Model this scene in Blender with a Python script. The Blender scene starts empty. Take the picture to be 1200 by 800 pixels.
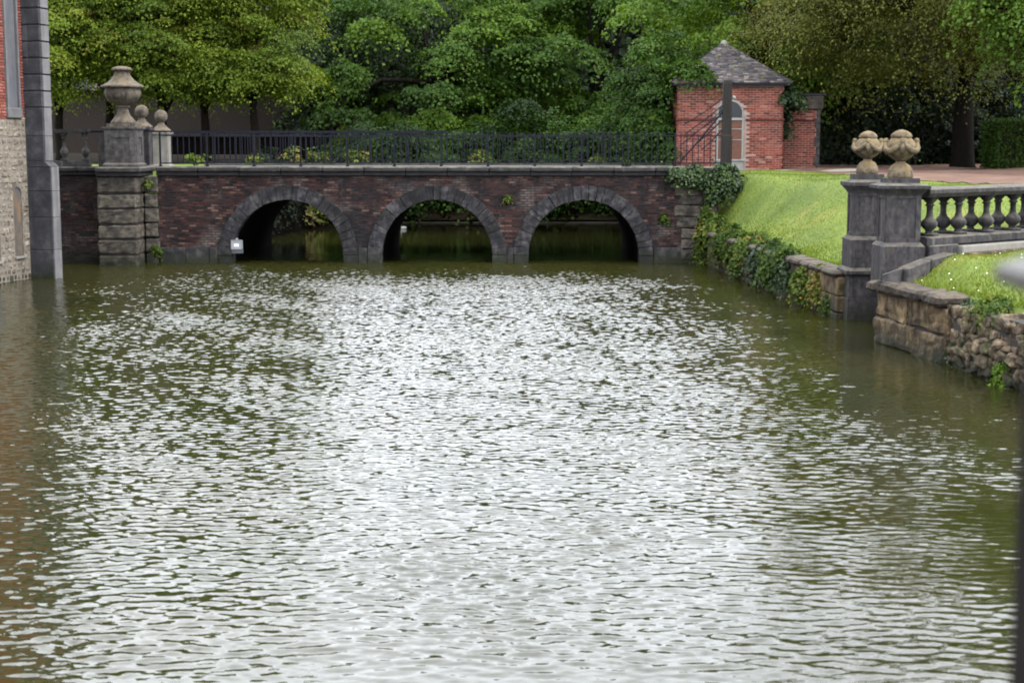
import bpy, bmesh, math, random
import numpy as np
from mathutils import Vector, Matrix, noise

random.seed(7)
RAD = math.radians
scene = bpy.context.scene
COL = scene.collection

# ------------------------------------------------------------------ camera, sky, sun, exposure
CAM_H, PITCH, FPX = 3.58, RAD(7.437), 1800.0
cam_d = bpy.data.cameras.new('camera')
cam_d.sensor_width = 36.0
cam_d.lens = 54.0
cam_d.clip_start = 0.05
cam_d.clip_end = 1000
cam_d.dof.use_dof = True
cam_d.dof.focus_distance = 33.0
cam_d.dof.aperture_fstop = 3.2
cam = bpy.data.objects.new('camera', cam_d)
cam.location = (0, 0, CAM_H)
cam.rotation_euler = (math.pi / 2 - PITCH, 0, 0)
COL.objects.link(cam)
scene.camera = cam

SUN_DIR = Vector((0.70, -0.22, 0.80)).normalized()      # towards the sun
sun_el = math.asin(SUN_DIR.z)
sun_az = math.atan2(SUN_DIR.x, SUN_DIR.y)
world = bpy.data.worlds.new('World')
scene.world = world
world.use_nodes = True
wn, wl = world.node_tree.nodes, world.node_tree.links
wn.clear()
w_out = wn.new('ShaderNodeOutputWorld')
w_bg = wn.new('ShaderNodeBackground')
w_bg.inputs['Strength'].default_value = 0.12
w_sky = wn.new('ShaderNodeTexSky')
w_sky.sky_type = 'NISHITA'
w_sky.sun_disc = False
w_sky.sun_elevation = sun_el
w_sky.sun_rotation = sun_az
w_tc = wn.new('ShaderNodeTexCoord')
w_n = wn.new('ShaderNodeTexNoise')
w_n.inputs['Scale'].default_value = 2.2
w_n.inputs['Detail'].default_value = 4
w_r = wn.new('ShaderNodeValToRGB')                       # even cloud cover, soft light and dark clouds
w_r.color_ramp.elements[0].position = 0.3
w_r.color_ramp.elements[0].color = (13.7, 14.3, 15.6, 1)
w_r.color_ramp.elements[1].position = 0.7
w_r.color_ramp.elements[1].color = (18.1, 18.6, 19.6, 1)
w_m = wn.new('ShaderNodeMixRGB')
w_m.inputs['Fac'].default_value = 0.86
wl.new(w_tc.outputs['Generated'], w_n.inputs['Vector'])
wl.new(w_n.outputs['Fac'], w_r.inputs['Fac'])
wl.new(w_sky.outputs['Color'], w_m.inputs['Color1'])
wl.new(w_r.outputs['Color'], w_m.inputs['Color2'])
wl.new(w_m.outputs['Color'], w_bg.inputs['Color'])
wl.new(w_bg.outputs['Background'], w_out.inputs['Surface'])

sun_d = bpy.data.lights.new('sun', 'SUN')
sun_d.energy = 1.5
sun_d.angle = RAD(12)
sun_d.color = (1.0, 0.95, 0.86)
sun = bpy.data.objects.new('sun', sun_d)
sun.rotation_euler = SUN_DIR.to_track_quat('Z', 'Y').to_euler()
sun.location = (20, -5, 40)
COL.objects.link(sun)

scene.view_settings.view_transform = 'Standard'
scene.view_settings.look = 'None'
scene.view_settings.exposure = 1.4
scene.view_settings.gamma = 1.0
scene.view_settings.use_curve_mapping = False
scene.render.engine = 'CYCLES'
scene.cycles.max_bounces = 7
scene.cycles.diffuse_bounces = 2
scene.cycles.glossy_bounces = 3
scene.cycles.transmission_bounces = 4
scene.cycles.use_denoising = True
scene.cycles.filter_width = 1.9
scene.cycles.caustics_reflective = False
scene.cycles.caustics_refractive = False
scene.cycles.sample_clamp_indirect = 6.0


def at(u, v, Y):
    """point of the place at distance Y that lies in the direction of photo pixel (u, v): used to take measurements"""
    a, b = (u - 600) / FPX, (400 - v) / FPX
    cy, sy = math.cos(PITCH), math.sin(PITCH)
    d = (a, cy + sy * b, -sy + cy * b)
    t = Y / d[1]
    return Vector((d[0] * t, Y, CAM_H + d[2] * t))


# ------------------------------------------------------------------ materials
MATS = {}


def ramp_set(r, cols):
    els = r.color_ramp.elements
    while len(els) < len(cols):
        els.new(0.5)
    for e, (p, c) in zip(els, cols):
        e.position = p
        e.color = (c[0], c[1], c[2], 1)


def material(name, cols, scale=3.0, detail=6, rough=0.85, bump=0.3, bscale=18.0, rand=0.2, attr=None,
             spots=None, sscale=7.0, slo=0.55, shi=0.7, spots2=None, s2scale=3.0, s2lo=0.55, s2hi=0.75,
             stretch=(1, 1, 1), spec=0.3, bdist=0.02, metal=0.0, sss=None, up=None, streak=None, streak2=None, tide=None):
    m = bpy.data.materials.new(name)
    m.use_nodes = True
    n, l = m.node_tree.nodes, m.node_tree.links
    p = n['Principled BSDF']
    p.inputs['Roughness'].default_value = rough
    p.inputs['Specular IOR Level'].default_value = spec
    p.inputs['Metallic'].default_value = metal
    geo = n.new('ShaderNodeNewGeometry')
    mp = n.new('ShaderNodeMapping')
    mp.inputs['Scale'].default_value = stretch
    l.new(geo.outputs['Position'], mp.inputs['Vector'])
    info = n.new('ShaderNodeObjectInfo')
    r = n.new('ShaderNodeValToRGB')
    ramp_set(r, cols)
    nz = n.new('ShaderNodeTexNoise')
    nz.inputs['Scale'].default_value = scale
    nz.inputs['Detail'].default_value = detail
    nz.inputs['Roughness'].default_value = 0.62
    l.new(mp.outputs['Vector'], nz.inputs['Vector'])
    if attr:
        a = n.new('ShaderNodeAttribute')
        a.attribute_name = attr
        mx = n.new('ShaderNodeMath')
        mx.operation = 'MULTIPLY_ADD'
        mx.inputs[1].default_value = 0.35
        ad = n.new('ShaderNodeMath')
        ad.operation = 'SUBTRACT'
        ad.inputs[1].default_value = 0.175
        l.new(nz.outputs['Fac'], mx.inputs[0])
        l.new(a.outputs['Fac'], mx.inputs[2])
        l.new(mx.outputs[0], ad.inputs[0])
        l.new(ad.outputs[0], r.inputs['Fac'])
    else:
        l.new(nz.outputs['Fac'], r.inputs['Fac'])
    col = r.outputs['Color']

    def over(colr, sc, lo, hi, extra=None, st=None):
        nonlocal col
        z = n.new('ShaderNodeTexNoise')
        z.inputs['Scale'].default_value = sc
        z.inputs['Detail'].default_value = 7
        z.inputs['Roughness'].default_value = 0.65
        if st:
            m2 = n.new('ShaderNodeMapping')
            m2.inputs['Scale'].default_value = st
            m2.inputs['Location'].default_value = (3.1, 7.7, 1.3)
            l.new(geo.outputs['Position'], m2.inputs['Vector'])
            l.new(m2.outputs['Vector'], z.inputs['Vector'])
        else:
            ad2 = n.new('ShaderNodeVectorMath')
            ad2.inputs[1].default_value = (sc * 3.3, 11.0, 5.0)
            l.new(geo.outputs['Position'], ad2.inputs[0])
            l.new(ad2.outputs[0], z.inputs['Vector'])
        mr = n.new('ShaderNodeMapRange')
        mr.inputs['From Min'].default_value = lo
        mr.inputs['From Max'].default_value = hi
        l.new(z.outputs['Fac'], mr.inputs['Value'])
        fac = mr.outputs['Result']
        if extra is not None:
            mm = n.new('ShaderNodeMath')
            mm.operation = 'MULTIPLY'
            l.new(fac, mm.inputs[0])
            l.new(extra, mm.inputs[1])
            fac = mm.outputs[0]
        mix = n.new('ShaderNodeMixRGB')
        mix.inputs['Color2'].default_value = (*colr, 1)
        l.new(fac, mix.inputs['Fac'])
        l.new(col, mix.inputs['Color1'])
        col = mix.outputs['Color']

    if streak:
        over(streak[0], 1.0, streak[1], streak[2], st=(5.0, 5.0, 0.45))
    if streak2:
        over(streak2[0], 1.0, streak2[1], streak2[2], st=(7.0, 7.0, .35))
    if spots:
        over(spots, sscale, slo, shi)
    if spots2:
        over(spots2, s2scale, s2lo, s2hi)
    if tide:    # algae left along the waterline
        sz = n.new('ShaderNodeSeparateXYZ')
        l.new(geo.outputs['Position'], sz.inputs[0])
        mt = n.new('ShaderNodeMapRange')
        mt.inputs['From Min'].default_value = .42
        mt.inputs['From Max'].default_value = .08
        l.new(sz.outputs['Z'], mt.inputs['Value'])
        over(tide, 5.0, .30, .52, extra=mt.outputs['Result'])
    if up:      # moss and lichen settle on faces that look up
        sx = n.new('ShaderNodeSeparateXYZ')
        l.new(geo.outputs['Normal'], sx.inputs[0])
        mu = n.new('ShaderNodeMapRange')
        mu.inputs['From Min'].default_value = 0.25
        mu.inputs['From Max'].default_value = 0.8
        l.new(sx.outputs['Z'], mu.inputs['Value'])
        over(up[0], up[1], up[2], up[3], extra=mu.outputs['Result'])
    if rand:
        hs = n.new('ShaderNodeHueSaturation')
        mr = n.new('ShaderNodeMapRange')
        mr.inputs['To Min'].default_value = 1 - rand
        mr.inputs['To Max'].default_value = 1 + rand
        l.new(info.outputs['Random'], mr.inputs['Value'])
        l.new(mr.outputs['Result'], hs.inputs['Value'])
        l.new(col, hs.inputs['Color'])
        col = hs.outputs['Color']
    l.new(col, p.inputs['Base Color'])
    if bump:
        b = n.new('ShaderNodeBump')
        b.inputs['Strength'].default_value = bump
        b.inputs['Distance'].default_value = bdist
        bn = n.new('ShaderNodeTexNoise')
        bn.inputs['Scale'].default_value = bscale
        bn.inputs['Detail'].default_value = 6
        l.new(geo.outputs['Position'], bn.inputs['Vector'])
        l.new(bn.outputs['Fac'], b.inputs['Height'])
        l.new(b.outputs['Normal'], p.inputs['Normal'])
    MATS[name] = m
    return m


def leaf_material(name, cols, trans=0.35, rough=0.6, spec=0.15):
    m = bpy.data.materials.new(name)
    m.use_nodes = True
    n, l = m.node_tree.nodes, m.node_tree.links
    p = n['Principled BSDF']
    out = n['Material Output']
    p.inputs['Roughness'].default_value = rough
    p.inputs['Specular IOR Level'].default_value = spec
    a = n.new('ShaderNodeAttribute')
    a.attribute_name = 'tint'
    r = n.new('ShaderNodeValToRGB')
    ramp_set(r, cols)
    l.new(a.outputs['Fac'], r.inputs['Fac'])
    l.new(r.outputs['Color'], p.inputs['Base Color'])
    t = n.new('ShaderNodeBsdfTranslucent')
    hs = n.new('ShaderNodeHueSaturation')
    hs.inputs['Saturation'].default_value = 1.15
    hs.inputs['Value'].default_value = 1.25
    l.new(r.outputs['Color'], hs.inputs['Color'])
    l.new(hs.outputs['Color'], t.inputs['Color'])
    mx = n.new('ShaderNodeMixShader')
    mx.inputs['Fac'].default_value = trans
    l.new(p.outputs[0], mx.inputs[1])
    l.new(t.outputs[0], mx.inputs[2])
    l.new(mx.outputs[0], out.inputs['Surface'])
    MATS[name] = m
    return m


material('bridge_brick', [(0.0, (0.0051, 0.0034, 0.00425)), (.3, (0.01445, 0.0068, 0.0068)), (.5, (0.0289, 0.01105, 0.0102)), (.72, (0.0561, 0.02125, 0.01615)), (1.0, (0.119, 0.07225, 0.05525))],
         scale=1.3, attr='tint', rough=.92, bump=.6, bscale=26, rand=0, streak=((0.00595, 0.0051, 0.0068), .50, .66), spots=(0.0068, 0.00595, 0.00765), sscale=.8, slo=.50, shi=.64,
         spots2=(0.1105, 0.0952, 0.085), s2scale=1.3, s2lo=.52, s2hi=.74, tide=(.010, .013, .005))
material('mortar', [(.3, (0.01193, 0.009546, 0.008486)), (.7, (0.02917, 0.0244, 0.02122))], scale=4, bump=.4, bscale=25, rand=0, spots=(0.005304, 0.004774, 0.005304), sscale=.9, slo=.45, shi=.65)
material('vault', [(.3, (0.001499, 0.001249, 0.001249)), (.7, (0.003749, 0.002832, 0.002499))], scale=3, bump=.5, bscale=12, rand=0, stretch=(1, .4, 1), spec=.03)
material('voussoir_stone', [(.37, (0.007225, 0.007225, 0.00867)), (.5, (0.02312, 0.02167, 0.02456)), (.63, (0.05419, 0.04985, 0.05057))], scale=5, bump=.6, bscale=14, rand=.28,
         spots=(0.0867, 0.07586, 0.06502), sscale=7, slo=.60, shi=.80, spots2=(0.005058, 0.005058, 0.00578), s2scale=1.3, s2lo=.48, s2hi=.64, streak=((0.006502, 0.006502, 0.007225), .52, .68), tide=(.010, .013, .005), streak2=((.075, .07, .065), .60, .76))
material('coping_stone', [(.37, (0.01334, 0.01245, 0.01363)), (.6, (0.02965, 0.02728, 0.02668)), (.63, (0.0504, 0.04595, 0.04151))], scale=5, bump=.4, bscale=15, rand=.12,
         up=((0.1067, 0.09783, 0.07408), 3.0, .40, .62), spots2=(0.08891, 0.07114, 0.01482), s2scale=5, s2lo=.68, s2hi=.8)
material('block_stone', [(.37, (0.02035, 0.01739, 0.0148)), (.5, (0.04809, 0.04144, 0.03256)), (.63, (0.08508, 0.07399, 0.05734))], scale=4.5, bump=.6, bscale=12, rand=.22,
         spots=(0.07399, 0.0555, 0.0259), sscale=5, slo=.58, shi=.75, spots2=(0.009248, 0.008509, 0.008141), s2scale=2.2, s2lo=.52, s2hi=.72, stretch=(1, 1, 1.6), tide=(.010, .013, .005))
material('dark_stone', [(.30, (0.007225, 0.0068, 0.008075)), (.5, (0.0255, 0.02295, 0.02465)), (.70, (0.0527, 0.0476, 0.0476))], scale=11, bump=.5, bscale=16, rand=.12, stretch=(1, 1, .6),
         spots=(0.0493, 0.0374, 0.0272), sscale=3.5, slo=.56, shi=.74, streak=((0.0051, 0.00493, 0.00612), .50, .68), up=((0.08925, 0.0799, 0.0612), 4, .35, .6), tide=(0.0085, 0.01105, 0.00425), streak2=((0.07225, 0.068, 0.0663), .58, .74))
material('cornice_stone', [(.3, (.006, .0058, .007)), (.7, (.022, .020, .022))], scale=6, bump=.4, bscale=16, rand=.1)
material('bluestone', [(.37, (0.01958, 0.01958, 0.02283)), (.55, (0.03425, 0.03359, 0.03751)), (.63, (0.05219, 0.05056, 0.05219))], scale=3.5, bump=.25, bscale=18, rand=.08,
         streak=((0.01468, 0.01468, 0.01891), .5, .75), spots=(0.07179, 0.0685, 0.06524), sscale=5, slo=.66, shi=.85, tide=(.010, .013, .005), streak2=((.10, .098, .10), .62, .78))
material('pale_or_lit_bluestone', [(.25, (0.07442, 0.07268, 0.07774)), (.55, (0.1082, 0.1048, 0.1082)), (.8, (0.142, 0.1386, 0.1352))], scale=3.5, bump=.25, bscale=18, rand=.08,
         streak=((0.0541, 0.05072, 0.05072), .5, .75))  # pale window stone; on the buttress it paints the lit side
material('urn_stone', [(.37, (0.03082, 0.02519, 0.01967)), (.5, (0.06474, 0.05334, 0.04213)), (.63, (0.1048, 0.0874, 0.06744))], scale=7, bump=.4, bscale=22, rand=0,
         spots=(0.01541, 0.01304, 0.01179), sscale=4, slo=.55, shi=.75, up=((0.09873, 0.07379, 0.04132), 5, .38, .62))
material('lichen_stone', [(.37, (0.03656, 0.02691, 0.01782)), (.5, (0.07922, 0.05949, 0.03683)), (.63, (0.1219, 0.09495, 0.0594))], scale=9, bump=.7, bscale=20, rand=.1,
         spots=(0.01827, 0.01416, 0.01069), sscale=6, slo=.55, shi=.72, up=((0.1258, 0.08854, 0.03607), 6, .36, .6), spots2=(0.1156, 0.07905, 0.02387), s2scale=5, s2lo=.60, s2hi=.74)
material('pedestal_stone', [(.37, (0.02048, 0.01902, 0.01931)), (.5, (0.03803, 0.03569, 0.03512)), (.63, (0.06438, 0.05996, 0.0556))], scale=5, bump=.35, bscale=18, rand=.1,
         streak=((0.01463, 0.01375, 0.01463), .52, .75), up=((0.08774, 0.07608, 0.05852), 4, .35, .6), streak2=((0.117, 0.1098, 0.1035), .60, .76))
material('ashlar', [(.37, (0.0204, 0.01346, 0.007378)), (.5, (0.0646, 0.04284, 0.02108)), (.63, (0.1428, 0.101, 0.0527))], scale=3.2, bump=.8, bscale=14, rand=.2,
         streak=((0.00816, 0.00612, 0.004743), .50, .66), spots=(0.204, 0.1591, 0.1001), sscale=2.6, slo=.58, shi=.74, spots2=(0.0238, 0.02754, 0.006324), s2scale=2.0, s2lo=.55, s2hi=.7, tide=(0.008, 0.00936, 0.0031))
material('worn_coping', [(.37, (0.009275, 0.007099, 0.005875)), (.5, (0.02614, 0.02051, 0.01579)), (.63, (0.05481, 0.04338, 0.03231))], scale=5, bump=.6, bscale=16, rand=.15,
         spots=(0.01686, 0.01972, 0.005508), sscale=2.4, slo=.56, shi=.7, up=((0.06746, 0.05324, 0.03672), 5, .35, .6))
material('rubble_stone', [(.37, (0.02788, 0.01938, 0.01272)), (.5, (0.07667, 0.05491, 0.03352)), (.63, (0.1603, 0.1195, 0.07514))], scale=7, bump=.7, bscale=20, rand=.4, spots=(0.01533, 0.01227, 0.009826), sscale=4, slo=.5, shi=.68, spots2=(0.02439, 0.03553, 0.008092), s2scale=2.5, s2lo=.52, s2hi=.68, tide=(0.0082, 0.00988, 0.0034))
material('wall_rubble', [(.37, (0.07205, 0.05746, 0.04271)), (.5, (0.1305, 0.1081, 0.08289)), (.63, (0.18, 0.1586, 0.1306))], scale=7, bump=.5, bscale=24, rand=.28, spots=(0.04503, 0.04046, 0.03768), sscale=5, slo=.56, shi=.75, tide=(0.0095, 0.01261, 0.0053))
material('lime_mortar', [(.3, (0.1027, 0.08813, 0.07031)), (.7, (0.1681, 0.1477, 0.1223))], scale=6, bump=.5, bscale=30, rand=0, spots=(0.05601, 0.04766, 0.04166), sscale=2, slo=.52, shi=.72)
material('red_brick', [(0.0, (0.07983, 0.0215, 0.01596)), (.35, (0.1351, 0.03378, 0.02456)), (.6, (0.1842, 0.04913, 0.03378)), (.85, (0.2334, 0.08593, 0.06141)), (1.0, (0.2825, 0.1842, 0.1535))],
         scale=2, attr='tint', rough=.88, bump=.3, bscale=40, rand=0)
material('gate_brick', [(0.0, (.055, .013, .009)), (.3, (.115, .024, .015)), (.55, (.175, .038, .024)), (.75, (.225, .062, .042)), (1.0, (.29, .16, .125))],
         scale=4, attr='tint', rough=.88, bump=.3, bscale=40, rand=0, spots=(.065, .020, .016), sscale=.9, slo=.5, shi=.75, spots2=(.24, .135, .105), s2scale=9, s2lo=.60, s2hi=.78)
material('pale_mortar', [(.3, (0.1913, 0.1275, 0.102)), (.7, (0.2932, 0.2167, 0.1785))], scale=5, bump=.3, bscale=30, rand=0)
material('slate', [(0.0, (.018, .016, .019)), (.4, (.042, .037, .040)), (.75, (.082, .070, .068)), (1.0, (.15, .125, .11))], scale=1.8, attr='tint', rough=.8, bump=.4, bscale=25, rand=0,
         spots=(.10, .074, .058), sscale=.9, slo=.54, shi=.70, spots2=(.026, .030, .018), s2scale=1.7, s2lo=.58, s2hi=.72)
material('iron', [(.3, (0.003825, 0.00425, 0.0085)), (.7, (0.0085, 0.00935, 0.0153))], scale=8, rough=.6, bump=.1, rand=.1, spec=.12)
material('post_metal', [(.3, (.0075, .0065, .006)), (.7, (.014, .012, .011))], scale=8, rough=.8, bump=.1, rand=0, spec=.06)
material('dark_wood', [(.3, (0.00561, 0.005049, 0.004488)), (.7, (0.01543, 0.01346, 0.01122))], scale=3, stretch=(6, 6, .5), rough=.9, bump=.6, bscale=20, rand=.1, spots=(0.02104, 0.01963, 0.01683), sscale=5, slo=.6, shi=.8)
material('bark', [(.3, (0.00459, 0.003825, 0.002805)), (.7, (0.01275, 0.01071, 0.00816))], scale=6, stretch=(3, 3, .6), bump=.8, bscale=14, rand=.15, spec=.05)
material('white_paint', [(.3, (0.1686, 0.1686, 0.1585)), (.7, (0.2226, 0.2226, 0.2091))], scale=4, rough=.5, bump=.1, rand=.05)
material('box_metal', [(.3, (0.1999, 0.2142, 0.238)), (.7, (0.2618, 0.2761, 0.2951))], scale=6, rough=.45, bump=.05, rand=.0)
material('box_dark', [(.3, (0.051, 0.05525, 0.06375)), (.7, (0.085, 0.08925, 0.09775))], scale=6, rough=.5, bump=.05, rand=.0)
material('white_label', [(.3, (.78, .80, .82)), (.7, (.86, .87, .88))], scale=6, rough=.45, bump=0, rand=0)
material('niche_board', [(.3, (0.0595, 0.04675, 0.034)), (.7, (0.1275, 0.085, 0.051))], scale=2.5, stretch=(1, 1, .6), bump=.2, rand=0, spots=(0.0425, 0.04675, 0.05525), sscale=1.6, slo=.45, shi=.6)
material('grey_panel', [(.3, (0.0578, 0.05916, 0.068)), (.7, (0.085, 0.085, 0.0952))], scale=3, rough=.6, bump=.1, rand=.05, streak=((0.102, 0.0986, 0.102), .55, .8))
material('pale_stone', [(.3, (0.1214, 0.1142, 0.09996)), (.7, (0.1785, 0.1696, 0.1499))], scale=5, bump=.3, bscale=18, rand=.1)
material('outbuilding_brick', [(.3, (0.007824, 0.004774, 0.003098)), (.7, (0.01423, 0.00883, 0.005369))], scale=3, stretch=(1, 1, 5), bump=.4, bscale=12, rand=0)
material('outbuilding_door', [(.3, (0.0255, 0.02805, 0.034)), (.7, (0.03825, 0.0425, 0.051))], scale=3, bump=.1, rand=0)
material('grass_ground', [(.25, (0.04487, 0.06934, 0.009789)), (.5, (0.08158, 0.1182, 0.01469)), (.75, (0.1346, 0.1632, 0.02285))], scale=.55, detail=8, bump=.6, bscale=14, rand=0, bdist=.05,
         spots=(0.1713, 0.1632, 0.03263), sscale=.7, slo=.55, shi=.75)
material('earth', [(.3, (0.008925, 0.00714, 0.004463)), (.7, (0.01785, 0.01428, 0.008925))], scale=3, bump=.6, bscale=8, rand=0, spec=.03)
material('gravel', [(.3, (0.07172, 0.03565, 0.02365)), (.7, (0.117, 0.06357, 0.04311))], scale=1.2, detail=9, bump=.7, bscale=22, rand=0, spots=(0.1359, 0.08681, 0.05841), sscale=.8, slo=.5, shi=.75)
material('pale_path', [(.3, (0.1836, 0.1632, 0.1224)), (.7, (0.2856, 0.2584, 0.204))], scale=2, detail=9, bump=.6, bscale=22, rand=0)
material('deck_gravel', [(.3, (0.03481, 0.03079, 0.0241)), (.7, (0.0589, 0.05221, 0.04016))], scale=2, bump=.6, bscale=20, rand=0)
material('rail_cap', [(.3, (0.05099, 0.04733, 0.0446)), (.7, (0.06922, 0.0646, 0.06103))], scale=12, rough=.6, bump=.2, bscale=60, rand=0)
material('feather', [(.3, (.72, .72, .70)), (.7, (.82, .82, .80))], scale=10, bump=.1, rand=0)
material('beak', [(.3, (0.425, 0.17, 0.034)), (.7, (0.51, 0.221, 0.0425))], scale=10, bump=0, rand=0)
material('glass_dark', [(.3, (0.0085, 0.0102, 0.0119)), (.7, (0.0153, 0.017, 0.0187))], scale=3, rough=.15, bump=0, rand=0, spec=.2)
material('blind_board', [(.3, (0.0765, 0.03315, 0.02142)), (.7, (0.1224, 0.0561, 0.03672))], scale=4, stretch=(1, 1, 5), rough=.8, bump=.2, rand=0)

leaf_material('leaf_lime', [(0, (0.03483, 0.05874, 0.005571)), (.5, (0.07839, 0.1165, 0.01003)), (.85, (0.1263, 0.1671, 0.01561)), (1, (0.1394, 0.1317, 0.02786))], trans=.35)
leaf_material('leaf_maple', [(0, (0.007739, 0.02127, 0.002579)), (.5, (0.02477, 0.05622, 0.004515)), (1, (0.06347, 0.1139, 0.007739))], trans=.3)
leaf_material('leaf_dark', [(0, (0.00289, 0.006358, 0.002312)), (.6, (0.006936, 0.01445, 0.003468)), (1, (0.01503, 0.03006, 0.005202))], trans=.2)
leaf_material('leaf_beech', [(0, (0.03035, 0.03288, 0.007588)), (.4, (0.0607, 0.06829, 0.01139)), (.75, (0.09862, 0.1088, 0.01644)), (1, (0.1139, 0.07588, 0.03288))], trans=.3)
leaf_material('leaf_bright', [(0, (0.01952, 0.04529, 0.004685)), (.5, (0.04841, 0.0937, 0.007808)), (1, (0.08979, 0.1444, 0.01562))], trans=.33)
leaf_material('leaf_ivy', [(0, (0.007956, 0.01989, 0.005967)), (.6, (0.02188, 0.04376, 0.009945)), (1, (0.06166, 0.09448, 0.02387))], trans=.15, rough=.45, spec=.25)
leaf_material('leaf_shrub', [(0, (0.01584, 0.03167, 0.006334)), (.5, (0.03801, 0.06968, 0.009501)), (.85, (0.08313, 0.1188, 0.01742)), (1, (0.1584, 0.1227, 0.02771))], trans=.3)
leaf_material('leaf_pink', [(0, (.09, .13, .02)), (.6, (.22, .26, .06)), (1, (.42, .26, .16))], trans=.35)
leaf_material('blade', [(0, (0.0571, 0.08973, 0.009789)), (.5, (0.102, 0.1386, 0.01469)), (.85, (0.1469, 0.1754, 0.02447)), (1, (0.2039, 0.1794, 0.04895))], trans=.3)


# ------------------------------------------------------------------ mesh helpers
class MB:
    """collects faces, links them as one mesh object"""
    def __init__(s):
        s.v, s.f, s.t = [], [], []

    def add(s, vs, fs, tint=0.5):
        o = len(s.v)
        s.v.extend([tuple(x) for x in vs])
        s.f.extend([tuple(i + o for i in f) for f in fs])
        s.t.extend([tint] * len(vs))

    def box(s, x0, x1, y0, y1, z0, z1, tint=.5, M=None):
        vs = [(x0, y0, z0), (x1, y0, z0), (x1, y1, z0), (x0, y1, z0), (x0, y0, z1), (x1, y0, z1), (x1, y1, z1), (x0, y1, z1)]
        if M is not None:
            vs = [M @ Vector(v) for v in vs]
        s.add(vs, [(0, 3, 2, 1), (4, 5, 6, 7), (0, 1, 5, 4), (1, 2, 6, 5), (2, 3, 7, 6), (3, 0, 4, 7)], tint)

    def frustum(s, cx, cy, z0, z1, a0, b0, a1, b1):
        vs = [(cx - a0, cy - b0, z0), (cx + a0, cy - b0, z0), (cx + a0, cy + b0, z0), (cx - a0, cy + b0, z0),
              (cx - a1, cy - b1, z1), (cx + a1, cy - b1, z1), (cx + a1, cy + b1, z1), (cx - a1, cy + b1, z1)]
        s.add(vs, [(0, 3, 2, 1), (4, 5, 6, 7), (0, 1, 5, 4), (1, 2, 6, 5), (2, 3, 7, 6), (3, 0, 4, 7)])

    def sq_profile(s, cx, cy, prof):
        """square stack: prof = [(half, z), ...]"""
        vs, fs = [], []
        for h, z in prof:
            vs += [(cx - h, cy - h, z), (cx + h, cy - h, z), (cx + h, cy + h, z), (cx - h, cy + h, z)]
        for i in range(len(prof) - 1):
            for k in range(4):
                a, b = i * 4 + k, i * 4 + (k + 1) % 4
                fs.append((a, b, b + 4, a + 4))
        e = (len(prof) - 1) * 4
        fs += [(3, 2, 1, 0), (e, e + 1, e + 2, e + 3)]
        s.add(vs, fs)

    def lathe(s, prof, n=28, c=(0, 0, 0), mod=None):
        vs, fs = [], []
        for r, z in prof:
            for k in range(n):
                a = 2 * math.pi * k / n
                rr = r * (mod(a, z) if mod else 1)
                vs.append((c[0] + rr * math.cos(a), c[1] + rr * math.sin(a), c[2] + z))
        for i in range(len(prof) - 1):
            for k in range(n):
                a, b = i * n + k, i * n + (k + 1) % n
                fs.append((a, b, b + n, a + n))
        e = (len(prof) - 1) * n
        fs.append(tuple(range(n - 1, -1, -1)))
        fs.append(tuple(range(e, e + n)))
        s.add(vs, fs)

    def tube(s, pts, rad, n=7):
        pts = [Vector(p) for p in pts]
        vs, fs = [], []
        for i, p in enumerate(pts):
            d = (pts[min(i + 1, len(pts) - 1)] - pts[max(i - 1, 0)]).normalized()
            a = d.orthogonal().normalized() if abs(d.z) > .9 else d.cross(Vector((0, 0, 1))).normalized()
            b = d.cross(a)
            r = rad[i] if isinstance(rad, (list, tuple)) else rad
            for k in range(n):
                t = 2 * math.pi * k / n
                vs.append(p + a * (r * math.cos(t)) + b * (r * math.sin(t)))
        for i in range(len(pts) - 1):
            for k in range(n):
                q, w = i * n + k, i * n + (k + 1) % n
                fs.append((q, w, w + n, q + n))
        e = (len(pts) - 1) * n
        fs.append(tuple(range(n - 1, -1, -1)))
        fs.append(tuple(range(e, e + n)))
        s.add(vs, fs)

    def build(s, name, mat, parent=None, smooth=False, tint=False):
        me = bpy.data.meshes.new(name)
        me.from_pydata(s.v, [], s.f)
        if tint:
            at_ = me.attributes.new('tint', 'FLOAT', 'POINT')
            at_.data.foreach_set('value', np.array(s.t, dtype=np.float32))
        if smooth:
            me.polygons.foreach_set('use_smooth', [True] * len(me.polygons))
        me.materials.append(MATS[mat])
        me.update()
        return link(name, me, parent)


def link(name, me, parent=None):
    o = bpy.data.objects.new(name, me)
    COL.objects.link(o)
    if parent is not None:
        o.parent = parent
    return o


def tag(o, label=None, cat=None, group=None, kind=None):
    if label:
        o['label'] = label
    if cat:
        o['category'] = cat
    if group:
        o['group'] = group
    if kind:
        o['kind'] = kind
    return o


def thing(name, label, cat, loc=(0, 0, 0), rz=0, group=None):
    o = bpy.data.objects.new(name, None)
    o.empty_display_size = .2
    COL.objects.link(o)
    o.location = loc
    o.rotation_euler = (0, 0, rz)
    return tag(o, label, cat, group)


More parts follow.
